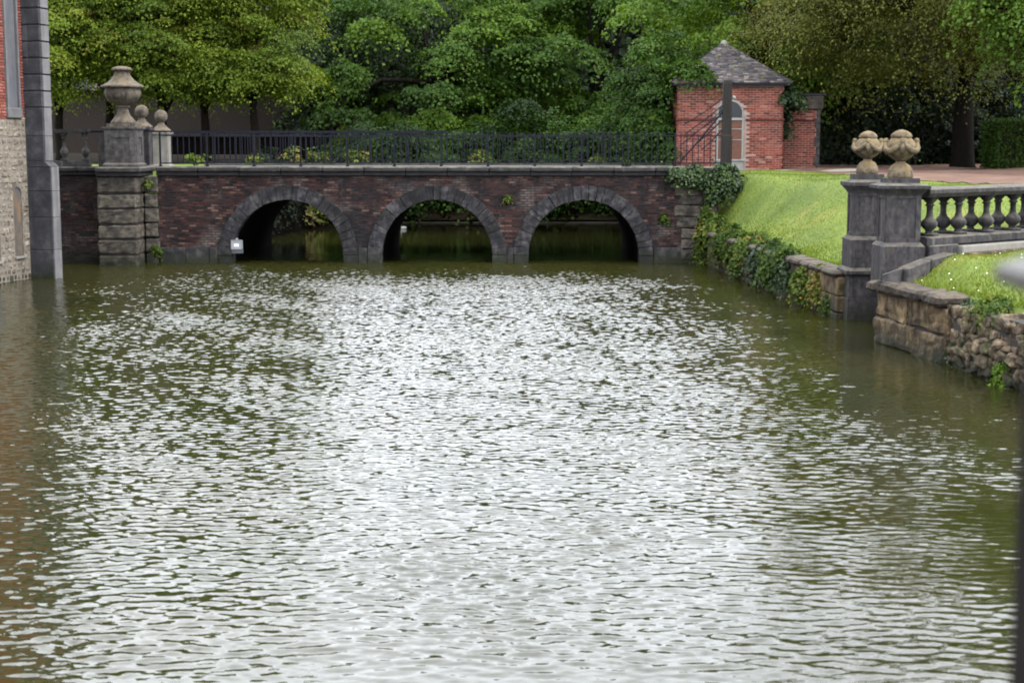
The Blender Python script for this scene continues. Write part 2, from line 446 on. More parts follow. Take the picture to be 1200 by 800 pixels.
def hexa(name, c8, mat, parent, bevel=.015, jit=0.0, rng=random, turn=None, rough=0.0):
    """a dressed stone from eight corners, edges worn by a bevel"""
    bm = bmesh.new()
    vs = [bm.verts.new(Vector(p) + Vector((rng.uniform(-jit, jit), rng.uniform(-jit, jit), rng.uniform(-jit, jit)))) for p in c8]
    if turn:
        ctr = sum((v.co for v in vs), Vector()) / 8
        Mt = Matrix.Rotation(turn[1], 3, turn[0])
        for v in vs:
            v.co = ctr + Mt @ ((v.co - ctr) * turn[2])
    for f in [(0, 3, 2, 1), (4, 5, 6, 7), (0, 1, 5, 4), (1, 2, 6, 5), (2, 3, 7, 6), (3, 0, 4, 7)]:
        bm.faces.new([vs[i] for i in f])
    if bevel:
        bmesh.ops.bevel(bm, geom=list(bm.edges), offset=bevel, segments=1, affect='EDGES', clamp_overlap=True)
    bmesh.ops.recalc_face_normals(bm, faces=bm.faces)
    if rough:           # chipped and weathered faces
        bmesh.ops.subdivide_edges(bm, edges=[e for e in bm.edges if e.calc_length() > bevel * 2.5], cuts=4, use_grid_fill=True)
        bm.normal_update()
        for v in bm.verts:
            q_ = v.co * 4.5
            v.co += v.normal * rough * (noise.noise(q_) + .6 * noise.noise(q_ * 2.7))
    me = bpy.data.meshes.new(name)
    bm.to_mesh(me)
    bm.free()
    me.materials.append(MATS[mat])
    return link(name, me, parent)


def block(name, x0, x1, y0, y1, z0, z1, mat, parent, bevel=.015, jit=0.0, rough=0.0):
    return hexa(name, [(x0, y0, z0), (x1, y0, z0), (x1, y1, z0), (x0, y1, z0), (x0, y0, z1), (x1, y0, z1), (x1, y1, z1), (x0, y1, z1)], mat, parent, bevel, jit, rough=rough)


def copy_tree(o, parent=None):
    c = o.copy()
    COL.objects.link(c)
    c.parent = parent
    for ch in list(o.children):
        copy_tree(ch, c)
    return c


def bricks(name, parent, mat, fn, length, z0, z1, skip=None, bl=.21, bh=.063, joint=.012, proud=.012, seed=1, rough=.006, sig=.2):
    """real bricks in running bond: fn(s, out, z) gives the point at s along the wall, out in front of its face"""
    rng = random.Random(seed)
    mb = MB()
    row, z = 0, z0
    while z + bh <= z1 + .001:
        s = -(bl + joint) * (.5 if row % 2 else 0)
        while s < length:
            L = bl
            a, b = max(s, 0), min(s + L, length)
            if b - a > .03 and not (skip and skip(a, b, z, z + bh)):
                p = proud + rng.uniform(-rough, rough)
                dz = rng.uniform(-.003, .003)
                zz0, zz1 = z + dz, z + bh + dz
                e = .006
                vs = [fn(a, -.02, zz0), fn(b, -.02, zz0), fn(b, -.02, zz1), fn(a, -.02, zz1),
                      fn(a + e, p, zz0 + e), fn(b - e, p, zz0 + e), fn(b - e, p, zz1 - e), fn(a + e, p, zz1 - e)]
                mb.add(vs, [(4, 5, 6, 7), (0, 1, 5, 4), (1, 2, 6, 5), (2, 3, 7, 6), (3, 0, 4, 7)], min(1, max(0, rng.gauss(.5, sig))))
            s += L + joint
        row += 1
        z += bh + joint
    o = mb.build(name, mat, parent, tint=True)
    o['kind'] = 'stuff'
    return o


# ------------------------------------------------------------------ foliage helpers
def leaf_object(name, mat, parent, pos, tip, nrm, size, tint, width=.40, fold=.12, kind=None):
    n = len(pos)
    tip = tip / np.linalg.norm(tip, axis=1, keepdims=True)
    nrm = nrm - tip * np.sum(nrm * tip, axis=1, keepdims=True)
    nrm = nrm / (np.linalg.norm(nrm, axis=1, keepdims=True) + 1e-9)
    side = np.cross(tip, nrm)
    s = size[:, None]
    V = np.empty((n, 4, 3), dtype=np.float32)
    V[:, 0] = pos - tip * s * .5
    V[:, 1] = pos + side * s * width + nrm * s * fold - tip * s * .05
    V[:, 2] = pos + tip * s * .5 - nrm * s * .06
    V[:, 3] = pos - side * s * width + nrm * s * fold - tip * s * .05
    me = bpy.data.meshes.new(name)
    me.vertices.add(n * 4)
    me.vertices.foreach_set('co', V.reshape(-1))
    me.loops.add(n * 4)
    me.loops.foreach_set('vertex_index', np.arange(n * 4, dtype=np.int32))
    me.polygons.add(n)
    me.polygons.foreach_set('loop_start', np.arange(0, n * 4, 4, dtype=np.int32))
    me.polygons.foreach_set('loop_total', np.full(n, 4, dtype=np.int32))
    me.update(calc_edges=True)
    a = me.attributes.new('tint', 'FLOAT', 'POINT')
    a.data.foreach_set('value', np.repeat(np.clip(tint, 0, 1), 4).astype(np.float32))
    me.materials.append(MATS[mat])
    o = link(name, me, parent)
    if kind:
        o['kind'] = kind
    return o


def foliage(rng, c, rad, ncl, nlf, spread=.55, droop=.5, leaf=.17, inner=.45, zlo=None, tint0=.5, tvar=.16, lobes=.2, box=0, cut=None, out=.5, boughs=0, br=1.3):
    """leaf sprays through a crown's volume. Returns pos, tip, normal, size, tint and the spray centres"""
    c = np.array(c, float)
    rad = np.array(rad, float)
    d = rng.normal(size=(ncl, 3))
    d /= np.linalg.norm(d, axis=1, keepdims=True)
    if box:
        m = np.max(np.abs(d), axis=1, keepdims=True)
        d = d * (1 - box) + (d / m) * box
    ph = rng.uniform(0, 6.28, (5,))
    kk = rng.normal(size=(5, 3)) * 2.6
    lobe = 1 + lobes * np.mean(np.sin(d @ kk.T + ph), axis=1) * 2.0
    r = inner + (1 - inner) * rng.uniform(0, 1, ncl) ** .55
    cc = c + d * rad * (r * lobe)[:, None]
    if boughs:          # sprays gather on the upper sides of boughs, with hollows between them
        nb = boughs
        bd_ = d[:nb]
        bc = c + bd_ * rad * (lobe[:nb] * (.55 + .45 * rng.uniform(0, 1, nb) ** .5))[:, None] * (1 - .5 * br / np.max(rad))
        w = rng.integers(0, nb, ncl)
        e = rng.normal(size=(ncl, 3))
        e /= np.linalg.norm(e, axis=1, keepdims=True)
        e[:, 2] = np.abs(e[:, 2]) * 1.0 - .25
        e += bd_[w] * .35
        cc = bc[w] + e * np.array([br, br, br * .62]) * rng.uniform(.75, 1.1, (ncl, 1)) * rng.uniform(.7, 1.3, (nb, 1))[w]
        d = d * .3 + bd_[w] * .5 + e * .6
        d /= np.linalg.norm(d, axis=1, keepdims=True)
        bt = rng.normal(size=nb)[w] * tvar
    if zlo is not None:
        k = cc[:, 2] < zlo
        cc[k, 2] = zlo + rng.uniform(0, 1.2, k.sum())
    if cut is not None:
        keep = cut(cc)
        cc, d, r = cc[keep], d[keep], r[keep]
        ncl = len(cc)
    o = d.copy()
    o[:, 2] = 0
    o += rng.normal(size=o.shape) * .25
    o[:, 2] = 0
    o /= np.linalg.norm(o, axis=1, keepdims=True) + 1e-9
    t = np.stack([-o[:, 1], o[:, 0], np.zeros(ncl)], 1)
    sz = rng.uniform(.65, 1.35, ncl)
    a = np.clip(rng.normal(size=(ncl, nlf)), -1.7, 1.7) * spread * sz[:, None]
    b = np.clip(rng.normal(size=(ncl, nlf)), -1.7, 1.7) * spread * .8 * sz[:, None]
    h = -droop * (np.maximum(a, 0) ** 2 + .6 * b * b) / spread + rng.normal(size=(ncl, nlf)) * spread * .13
    P = cc[:, None, :] + o[:, None, :] * a[..., None] + t[:, None, :] * b[..., None]
    P[..., 2] += h
    gr = (o[:, None, :] * np.maximum(a, 0)[..., None] + t[:, None, :] * (.6 * b)[..., None]) * (2 * droop / spread)
    N = np.array([0, 0, 1.0]) + gr * .8 + d[:, None, :] * .3 + rng.normal(size=P.shape) * .17
    T = o[:, None, :] * out + np.array([0, 0, -.55]) + rng.normal(size=P.shape) * .55
    S = leaf * rng.uniform(.45, 1.5, (ncl, nlf))
    if boughs:
        tint0 = tint0 + bt[:, None]
    K = tint0 + rng.normal(size=(ncl, 1)) * tvar * (.6 if boughs else 1) + rng.normal(size=(ncl, nlf)) * .035
    return P.reshape(-1, 3), T.reshape(-1, 3), N.reshape(-1, 3), S.reshape(-1), K.reshape(-1), cc


def tree(name, label, loc, trunk_h, trunk_r, crowns, leaf_mat, seed, group=None, cat='tree', limbs=9, lean=(0, 0), width=.40):
    rng = np.random.default_rng(seed)
    root = thing(name, label, cat, loc, 0, group)
    parts = []
    for cr in crowns:
        parts.append(foliage(rng, **cr))
    P, T, N, S, K = [np.concatenate([p[i] for p in parts]) for i in range(5)]
    CC = np.concatenate([p[5] for p in parts])
    leaf_object('crown', leaf_mat, root, P, T, N, S, K, width=width)
    mb = MB()
    top = Vector((lean[0], lean[1], trunk_h))
    pts, rr = [], []
    for i in range(8):
        q = i / 7
        pts.append((lean[0] * q * q + .08 * math.sin(seed + i * 1.7) * q, lean[1] * q * q + .08 * math.cos(seed * 2 + i * 1.3) * q, -.3 + (trunk_h + .3) * q))
        rr.append(trunk_r * (1.5 - .9 * q if i == 0 else 1.1 - .62 * q))
    mb.tube(pts, rr, 9)
    mb.build('trunk', 'bark', root, smooth=True)
    pick = rng.permutation(len(CC))[:limbs]
    for j in pick:
        e = Vector(CC[j])
        q = rng.uniform(.5, .98)
        b = Vector(pts[min(7, int(q * 7.99))])
        mid = b.lerp(e, .5) + Vector((0, 0, .12 * (e - b).length))
        lm = MB()
        r0 = trunk_r * rng.uniform(.28, .5)
        lm.tube([b, b.lerp(mid, .5) + Vector((0, 0, .05)), mid, mid.lerp(e, .55) + Vector((0, 0, .06)), e], [r0, r0 * .8, r0 * .6, r0 * .35, r0 * .12], 6)
        lm.build('limb', 'bark', root, smooth=True)
    return root


def bush(name, label, loc, crowns, leaf_mat, seed, group=None, cat='shrub', width=.40, stems=5, stem_h=.5):
    rng = np.random.default_rng(seed)
    root = thing(name, label, cat, loc, 0, group)
    parts = [foliage(rng, **cr) for cr in crowns]
    P, T, N, S, K = [np.concatenate([p[i] for p in parts]) for i in range(5)]
    CC = np.concatenate([p[5] for p in parts])
    leaf_object('foliage', leaf_mat, root, P, T, N, S, K, width=width)
    for k in range(stems):
        e = Vector(CC[rng.integers(len(CC))])
        m = MB()
        m.tube([(rng.uniform(-.05, .05), rng.uniform(-.05, .05), -.1), Vector((e.x * .4, e.y * .4, e.z * .55)), e], [.018, .013, .005], 5)
        m.build('stem', 'bark', root)
    return root


# ------------------------------------------------------------------ terrain
BANK = [(-20, 10.5), (10, 8.6), (21.7, 7.30), (24.4, 7.0), (27.55, 6.53), (27.65, 7.45), (30.75, 7.45), (30.85, 6.6), (45.6, 5.55), (60, 5.4)]


def bank_x(y):
    return np.interp(y, [b[0] for b in BANK], [b[1] for b in BANK])


def sstep(t):
    t = np.clip(t, 0, 1)
    return t * t * (3 - 2 * t)


def wob(x, y):
    return .05 * np.sin(x * .9 + 1.3) * np.sin(y * .7) + .03 * np.sin(x * 2.3 + y * 1.9)


def ground_h(x, y):
    """height of the land; -1.2 where there is water"""
    x, y = np.asarray(x, float), np.asarray(y, float)
    bx = bank_x(y)
    bx = bx + .3
    d = x - bx + .3
    # back lawn, right of the moat
    w = np.interp(y, [30, 38, 45, 60], [6.0, 3.2, 1.3, 1.2])
    back = .93 + 1.62 * sstep((d - .25) / w) + .05 * np.clip(d - w, 0, 1)
    back = back - .35 * sstep((d - 7) / 8) * sstep((44 - y) / 8)
    # front lawn between ledge and balustrade
    front = 1.08 + .42 * sstep((d - .3) / 1.1) + .40 * sstep((d - 1.6) / 4)
    k = sstep((y - 28.2) / 3.0)
    k2 = sstep((y - 28.2 - np.clip(d - 1, 0, 6) * .8) / 3.0)
    right = front * (1 - k2) + back * k2
    right = right + wob(x, y) * np.clip(d, 0, 1)
    # land beyond the bridge
    far = .12 + 1.3 * sstep((y - 67.3) / 4.0) + 1.0 * sstep((y - 72) / 8.0)
    left = 2.72 + .25 * sstep((y - 58) / 8)
    lake = (x < bx) & (y < 67.3)
    z = np.where(x >= bx, right, np.where(y >= 67.3, far, -1.2))
    beyond = sstep((y - 60) / 8) * sstep((x - 4) / 3)
    z = np.where(y > 60, np.where(x >= bx, 2.5 * beyond + right * (1 - beyond), z), z)
    lx = np.interp(y, [45.9, 53, 68, 74], [-10.3, -10.0, -8.2, -6.0])
    lt = sstep((lx - x) / .5)
    z = np.where((x < lx) & (y > 45.9), np.where(y < 66, np.where(lt > .99, left, np.maximum(-1.2, -1.2 + 3.9 * lt)), left * lt + z * (1 - lt)), z)
    # flat ground round the gatehouse
    return z


def grid_mesh(name, xs, ys, zf, mat, mask=None, dz=0.0):
    X, Y = np.meshgrid(xs, ys)
    Z = zf(X, Y) + dz
    nx, ny = len(xs), len(ys)
    V = np.stack([X, Y, Z], -1).reshape(-1, 3)
    idx = np.arange(nx * ny).reshape(ny, nx)
    q = np.stack([idx[:-1, :-1], idx[:-1, 1:], idx[1:, 1:], idx[1:, :-1]], -1).reshape(-1, 4)
    if mask is not None:
        cx = (X[:-1, :-1] + X[1:, 1:]).reshape(-1) / 2
        cy = (Y[:-1, :-1] + Y[1:, 1:]).reshape(-1) / 2
        q = q[mask(cx, cy)]
        used = np.unique(q)
        re = np.full(len(V), -1)
        re[used] = np.arange(len(used))
        V, q = V[used], re[q]
    n = len(q)
    me = bpy.data.meshes.new(name)
    me.vertices.add(len(V))
    me.vertices.foreach_set('co', V.astype(np.float32).reshape(-1))
    me.loops.add(n * 4)
    me.loops.foreach_set('vertex_index', q.astype(np.int32).reshape(-1))
    me.polygons.add(n)
    me.polygons.foreach_set('loop_start', np.arange(0, n * 4, 4, dtype=np.int32))
    me.polygons.foreach_set('loop_total', np.full(n, 4, dtype=np.int32))
    me.polygons.foreach_set('use_smooth', np.ones(n, dtype=bool))
    me.update(calc_edges=True)
    me.materials.append(MATS[mat])
    o = link(name, me)
    o['kind'] = 'structure'
    return o


xs = np.concatenate([np.linspace(-160, -20, 24), np.arange(-19, 4, .5), np.arange(4, 16, .2), np.arange(16, 30, .6), np.linspace(31, 160, 24)])
ys = np.concatenate([np.linspace(-60, 12, 16), np.arange(12.6, 26, .4), np.arange(26, 50, .25), np.arange(50, 76, .4), np.linspace(77, 240, 30)])
grid_mesh('ground', xs, ys, ground_h, 'grass_ground')


def gravel_edge(x):
    # nearest distance at which the gravel court begins, for each x
    return np.interp(x, [5, 8.5, 9.3, 10, 10.4, 11, 12, 13.5, 17, 30], [50.4, 50.2, 46.0, 41.0, 38.0, 35.5, 33.5, 32.0, 30.5, 30.0])


gx = np.arange(6.6, 34, .3)
gy = np.arange(29.5, 64, .3)
grid_mesh('gravel_court', gx, gy, ground_h, 'gravel', mask=lambda x, y: (y > gravel_edge(x) + .25 * np.sin(x * 3)) & (x > 8.4), dz=.02)
grid_mesh('path', np.arange(6.4, 11.4, .2), np.arange(49.0, 50.7, .2), ground_h, 'pale_path', mask=lambda x, y: (np.abs(y - 49.7 + .1 * np.sin(x)) < .45), dz=.03)
# terrace where the photographer stands
nb = MB()
nb.box(-14, 9, -14, 1.9, -1.2, 2.0)
tag(nb.build('terrace', 'deck_gravel'), kind='structure')

# ------------------------------------------------------------------ water
wrng = np.random.default_rng(11)
WX = np.arange(-15.5, 8.8, .062)
WY = np.cumsum(np.concatenate([[9.6], np.interp(np.arange(1500), [0, 500, 1499], [.0195, .022, .033])]))
WY = WY[WY < 46.6]


RUFF = {}


def water_h(X, Y):
    Z = np.zeros_like(X)
    A = np.ones_like(X)
    # calmer water in the lee of the banks, the wind ruffles the middle
    dr = bank_x(Y) - X
    A *= .42 + .58 * sstep((dr - .9 + .9 * np.sin(Y * .5) + .5 * np.sin(X * 1.3 + Y * .8)) / 4.5)
    A *= 1 - .55 * sstep((X - 1.0 + .5 * np.sin(Y * 1.1)) / 2.2) * sstep((16.8 - Y + .6 * np.sin(X * 2)) / 2.5)
    left = sstep((X + 11.5 + .8 * np.sin(Y * .33 + 1)) / 4.0)
    A *= np.where(Y > 30, .42 + .58 * left, .62 + .38 * left)
    A *= .5 + .5 * sstep((45.3 - Y) / .5)
    A *= .92 + .20 * np.sin(Y * .42 + .6 * np.sin(X * .35) + 2.0) * np.sin(X * .17 + 1.0 + Y * .09)
    A *= np.interp(Y, [8, 13, 18, 26, 36, 45], [.72, .74, .86, 1.05, 1.5, 2.5])
    G = .65 + .5 * np.sin(X * .9 + 1.7 * np.sin(Y * .37)) * np.sin(Y * .8 + 1.1 * np.sin(X * .6 + 2)) + .25 * np.sin(X * 2.1 + Y * 1.3)
    n = 56
    for i in range(n):
        lam = float(np.exp(wrng.uniform(math.log(.075), math.log(.25))))
        th = wrng.normal() * .58 + .10
        kx, ky = math.sin(th) * 2 * math.pi / lam, math.cos(th) * 2 * math.pi / lam
        sl = .24 / math.sqrt(n / 2) * (1.0 if lam < .45 else .8)
        ph = wrng.uniform(0, 6.28)
        # crests wander, so no crest runs straight across the moat
        Z += (sl / (2 * math.pi / lam)) * np.sin(kx * X + ky * Y + ph + 1.1 * np.sin(X * wrng.uniform(.5, 1.6) + Y * wrng.uniform(.2, .9) + ph * 2))
    Z = Z * A * np.clip(G, .75, 1.15)
    RUFF['a'] = A * np.clip(G, .75, 1.15)
    # long low swell
    Z += .004 * np.sin(Y * 3.1 + X * .5 + np.sin(X * .7))
    edge = np.minimum(np.minimum(X - WX[0], WX[-1] - X), np.minimum(Y - WY[0], WY[-1] - Y))
    return Z * sstep(edge / .6)


mw = bpy.data.materials.new('moat_water')
mw.use_nodes = True
n_, l_ = mw.node_tree.nodes, mw.node_tree.links
pw = n_['Principled BSDF']
pw.inputs['Roughness'].default_value = .04
pw.inputs['IOR'].default_value = 1.36
pw.inputs['Specular IOR Level'].default_value = .5
wg = n_.new('ShaderNodeNewGeometry')
wz = n_.new('ShaderNodeTexNoise')
wz.inputs['Scale'].default_value = .35
wz.inputs['Detail'].default_value = 3
l_.new(wg.outputs['Position'], wz.inputs['Vector'])
wr = n_.new('ShaderNodeValToRGB')
ramp_set(wr, [(.3, (.013, .015, .0035)), (.7, (.019, .018, .005))])
l_.new(wz.outputs['Fac'], wr.inputs['Fac'])
l_.new(wr.outputs['Color'], pw.inputs['Base Color'])
wb = n_.new('ShaderNodeTexNoise')
wb.inputs['Scale'].default_value = 13
wb.inputs['Detail'].default_value = 3
wmap = n_.new('ShaderNodeMapping')
wmap.inputs['Scale'].default_value = (.6, 1.3, 1)
l_.new(wg.outputs['Position'], wmap.inputs['Vector'])
l_.new(wmap.outputs['Vector'], wb.inputs['Vector'])
wsub = n_.new('ShaderNodeVectorMath')          # fine wavelets as slopes added to the surface normal
wsub.operation = 'SUBTRACT'
wsub.inputs[1].default_value = (.5, .5, .5)
l_.new(wb.outputs['Color'], wsub.inputs[0])
wsc = n_.new('ShaderNodeVectorMath')
wsc.operation = 'MULTIPLY'
wsc.inputs[1].default_value = (.36, .66, 0)
l_.new(wsub.outputs[0], wsc.inputs[0])
wsh = n_.new('ShaderNodeAttribute')            # still water in the lee of banks and arches
wsh.attribute_name = 'ruffle'
wsl = n_.new('ShaderNodeVectorMath')
wsl.operation = 'SCALE'
l_.new(wsc.outputs[0], wsl.inputs[0])
l_.new(wsh.outputs['Fac'], wsl.inputs['Scale'])
wad = n_.new('ShaderNodeVectorMath')
l_.new(wsl.outputs[0], wad.inputs[0])
l_.new(wg.outputs['Normal'], wad.inputs[1])
wno = n_.new('ShaderNodeVectorMath')
wno.operation = 'NORMALIZE'
l_.new(wad.outputs[0], wno.inputs[0])
l_.new(wno.outputs[0], pw.inputs['Normal'])
MATS['moat_water'] = mw
# the moat: fine ripples, then flat sheets to every side joined to it
wx = np.concatenate([[-60, -30], WX, [14, 40]])
wy = np.concatenate([[-20, 1], WY, [50, 56, 62, 67.6]])


def water_all(X, Y):
    Z = np.zeros_like(X)
    Z[2:2 + len(WY), 2:2 + len(WX)] = water_h(X[2:2 + len(WY), 2:2 + len(WX)], Y[2:2 + len(WY), 2:2 + len(WX)])
    return Z


wo_ = grid_mesh('water', wx, wy, water_all, 'moat_water')
ruf = np.full((len(wy), len(wx)), .12, dtype=np.float32)
ruf[2:2 + len(WY), 2:2 + len(WX)] = np.clip(RUFF['a'], .1, 1.3)
ra = wo_.data.attributes.new('ruffle', 'FLOAT', 'POINT')
ra.data.foreach_set('value', ruf.reshape(-1))

# ------------------------------------------------------------------ the bridge
BY0, BY1 = 45.4, 52.8
BX0, BX1 = -10.42, 5.10
TOPZ = 2.56
R_IN, R_OUT, CZ = 1.645, 2.05, .22
ARCH = [-6.62, -2.22, 2.12]
bridge = thing('bridge', 'old brick bridge with three round stone arches across the moat', 'bridge', (0, 0, 0))


def soffit(x):
    for c in ARCH:
        d = abs(x - c)
        if d < R_IN:
            return CZ + math.sqrt(R_IN ** 2 - d * d)
    return None


core = MB()
cols = [BX0]
for c in ARCH:
    for k in range(0, 33):
        a = math.pi - math.pi * k / 32
        cols.append(c + R_IN * math.cos(a))
cols.append(BX1)
# front, back and soffit as one shell
for i in range(len(cols) - 1):
    a, b = cols[i], cols[i + 1]
    mid = (a + b) / 2
    s = soffit(mid)
    if s is None:
        za = zb = -1.0
    else:
        def zz(x):
            for c in ARCH:
                if abs(x - c) <= R_IN + 1e-6:
                    return CZ + math.sqrt(max(0, R_IN ** 2 - (x - c) ** 2))
        za, zb = zz(a), zz(b)
    core.add([(a, BY0, za), (b, BY0, zb), (b, BY0, TOPZ), (a, BY0, TOPZ)], [(0, 1, 2, 3)])
    core.add([(a, BY1, za), (b, BY1, zb), (b, BY1, TOPZ), (a, BY1, TOPZ)], [(3, 2, 1, 0)])
core.add([(BX0, BY0, -1), (BX0, BY1, -1), (BX0, BY1, TOPZ), (BX0, BY0, TOPZ)], [(0, 3, 2, 1)])
core.add([(BX1, BY0, -1), (BX1, BY1, -1), (BX1, BY1, TOPZ), (BX1, BY0, TOPZ)], [(0, 1, 2, 3)])
core.build('wall_core', 'mortar', bridge)
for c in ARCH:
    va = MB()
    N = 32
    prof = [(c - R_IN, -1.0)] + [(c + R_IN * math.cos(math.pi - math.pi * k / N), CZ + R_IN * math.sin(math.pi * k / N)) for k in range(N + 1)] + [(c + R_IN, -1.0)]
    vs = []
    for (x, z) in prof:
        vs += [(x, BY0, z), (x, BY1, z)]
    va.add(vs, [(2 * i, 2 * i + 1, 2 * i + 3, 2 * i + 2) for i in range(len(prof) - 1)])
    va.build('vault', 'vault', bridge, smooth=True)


def ring_skip(a, b, z0, z1):
    a, b = a + BX0, b + BX0
    for c in ARCH:
        far = 0
        inside = True
        for x in (a, b):
            for z in (z0, z1):
                d = abs(x - c) if z < CZ else math.hypot(x - c, z - CZ)
                if d > R_OUT - .03:
                    inside = False
        if inside:
            return True
    return False


def plinth_skip(a, b, z0, z1):
    return z0 < .46 or ring_skip(a, b, z0, z1)


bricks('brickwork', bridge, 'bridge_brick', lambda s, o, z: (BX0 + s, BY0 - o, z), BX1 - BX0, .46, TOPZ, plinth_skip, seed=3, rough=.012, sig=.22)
# voussoirs: each ring of stones
vr = random.Random(5)
for c in ARCH:
    nst = 25
    ang = [math.pi * ((k + (vr.uniform(-.2, .2) if 0 < k < nst else 0)) / nst) for k in range(nst + 1)]
    for k in range(nst):
        a0, a1 = ang[k] + .0025, ang[k + 1] - .0025
        ro = R_OUT + vr.uniform(-.015, .025)
        ri = R_IN - .012
        y0, y1 = BY0 - .055 - vr.uniform(0, .018), BY0 + .42
        q = lambda r, a, y: (c + r * math.cos(a), y, CZ + r * math.sin(a))
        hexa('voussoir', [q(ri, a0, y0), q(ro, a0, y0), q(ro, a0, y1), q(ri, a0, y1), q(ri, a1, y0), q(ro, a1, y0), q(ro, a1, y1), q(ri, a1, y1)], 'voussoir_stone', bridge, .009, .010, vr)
    for s in (-1, 1):       # upright stones below the springing
        x0, x1 = c + s * (R_IN - .012), c + s * (R_OUT + .01)
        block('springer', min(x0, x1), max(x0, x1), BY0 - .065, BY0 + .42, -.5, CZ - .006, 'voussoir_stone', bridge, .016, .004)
# plinth stones at the water
pl = [(BX0 + .01, ARCH[0] - R_OUT - .02)]
x = pl[0][0]
while x < pl[0][1] - .1:
    w = min(vr.uniform(.5, .8), pl[0][1] - x)
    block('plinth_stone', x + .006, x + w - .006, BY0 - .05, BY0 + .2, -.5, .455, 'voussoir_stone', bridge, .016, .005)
    x += w
for a, b in ((0, 1), (1, 2)):
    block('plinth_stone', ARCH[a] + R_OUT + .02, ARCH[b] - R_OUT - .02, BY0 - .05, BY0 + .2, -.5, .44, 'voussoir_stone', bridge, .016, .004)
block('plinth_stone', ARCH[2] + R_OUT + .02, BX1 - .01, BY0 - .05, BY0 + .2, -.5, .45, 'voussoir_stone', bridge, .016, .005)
# rough stone abutment at the right end
z = -.5
ar = random.Random(8)
while z < TOPZ - .05:
    h = min(ar.uniform(.26, .40), TOPZ - z)
    sp = BX1 + ar.uniform(.32, .55)
    block('abutment_stone', BX1 - ar.uniform(.02, .35), sp - .008, BY0 - ar.uniform(.03, .07), BY0 + .5, z + .006, z + h - .006, 'block_stone', bridge, .03, .02, .03)
    block('abutment_stone', sp + .008, BX1 + .98, BY0 - ar.uniform(.03, .07), BY0 + .5, z + .006, z + h - .006, 'block_stone', bridge, .03, .02, .03)
    z += h
bk = MB()
bk.box(BX1 + .02, BX1 + .96, BY0 + .05, BY1, -1, TOPZ)
bk.build('abutment_core', 'mortar', bridge)
# coping: dark cavetto course under pale weathered stones
for face in (0, 1):
    x, k = BX0 - .02, 0
    while x < BX1 + 1.0 - .05:
        w = min(1.22, BX1 + 1.0 - x)
        if face == 0:
            block('cornice_stone', x + .004, x + w - .004, BY0 - .12, BY0 + .4, TOPZ, TOPZ + .115, 'cornice_stone', bridge, .02, .002)
            block('coping_stone', x + .004, x + w - .004, BY0 - .20, BY0 + .42, TOPZ + .116, TOPZ + .27, 'coping_stone', bridge, .035, .004)
        else:
            block('coping_stone', x + .004, x + w - .004, BY1 - .42, BY1 + .20, TOPZ + .05, TOPZ + .27, 'coping_stone', bridge, .03, .004)
        x += w
dk = MB()
dk.box(BX0, BX1 + 1.0, BY0 + .43, BY1 - .43, TOPZ - .3, TOPZ + .20)
dk.build('deck', 'deck_gravel', bridge)
DECK = TOPZ + .27


# ------------------------------------------------------------------ iron railings on the bridge
def railing(label, x0, x1, y, z, step, posts, seed):
    r = thing('railing', label, 'railing', ((x0 + x1) / 2, y, z), 0, 'iron railings along the bridge')
    a, b = x0 - (x0 + x1) / 2, x1 - (x0 + x1) / 2
    for nm, z0, z1, hw in (('top_rail', 1.00, 1.045, .032), ('middle_rail', .885, .915, .018), ('bottom_rail', .085, .12, .022)):
        m = MB()
        m.box(a, b, -hw, hw, z0, z1)
        m.build(nm, 'iron', r)
    bar = MB()
    bar.box(-.013, .013, -.013, .013, .118, .887)
    bme = bar.build('bar', 'iron', r).data
    cnt = 0
    ps = [a + (b - a) * k / posts for k in range(posts + 1)]
    first = bpy.data.objects[-1] if False else r.children[-1]
    xs_ = []
    x = a + step
    while x < b - .03:
        if min(abs(x - p) for p in ps) > .05:
            xs_.append(x)
        x += step
    for k, xx in enumerate(xs_):
        if k == 0:
            first.location = (xx, 0, 0)
        else:
            o = link('bar', bme, r)
            o.location = (xx, 0, 0)
    # small rings between the two upper rails
    rg = MB()
    rg.tube([(.035 * math.cos(t), 0, .957 + .035 * math.sin(t)) for t in np.linspace(0, 2 * math.pi, 13)], .007, 5)
    rme = None
    for k, xx in enumerate(xs_):
        if rme is None:
            o = rg.build('ring', 'iron', r)
            rme = o.data
        else:
            o = link('ring', rme, r)
        o.location = (xx, 0, 0)
    po = MB()
    po.box(-.024, .024, -.024, .024, 0, .998)
    po.box(-.045, .045, -.045, .045, 0, .05)
    pm = None
    for xx in ps:
        if pm is None:
            o = po.build('post', 'iron', r)
            pm = o.data
        else:
            o = link('post', pm, r)
        o.location = (xx, 0, 0)
    return r


railing('black iron railing along the near edge of the brick bridge', at(188, 190, BY0 + .1).x, at(846, 190, BY0 + .1).x, BY0 + .1, DECK - .004, .172, 12, 1)
railing('black iron railing along the far edge of the bridge, seen through the near one', BX0 + .3, BX1 + .6, BY1 - .1, DECK - .004, .172, 12, 2)

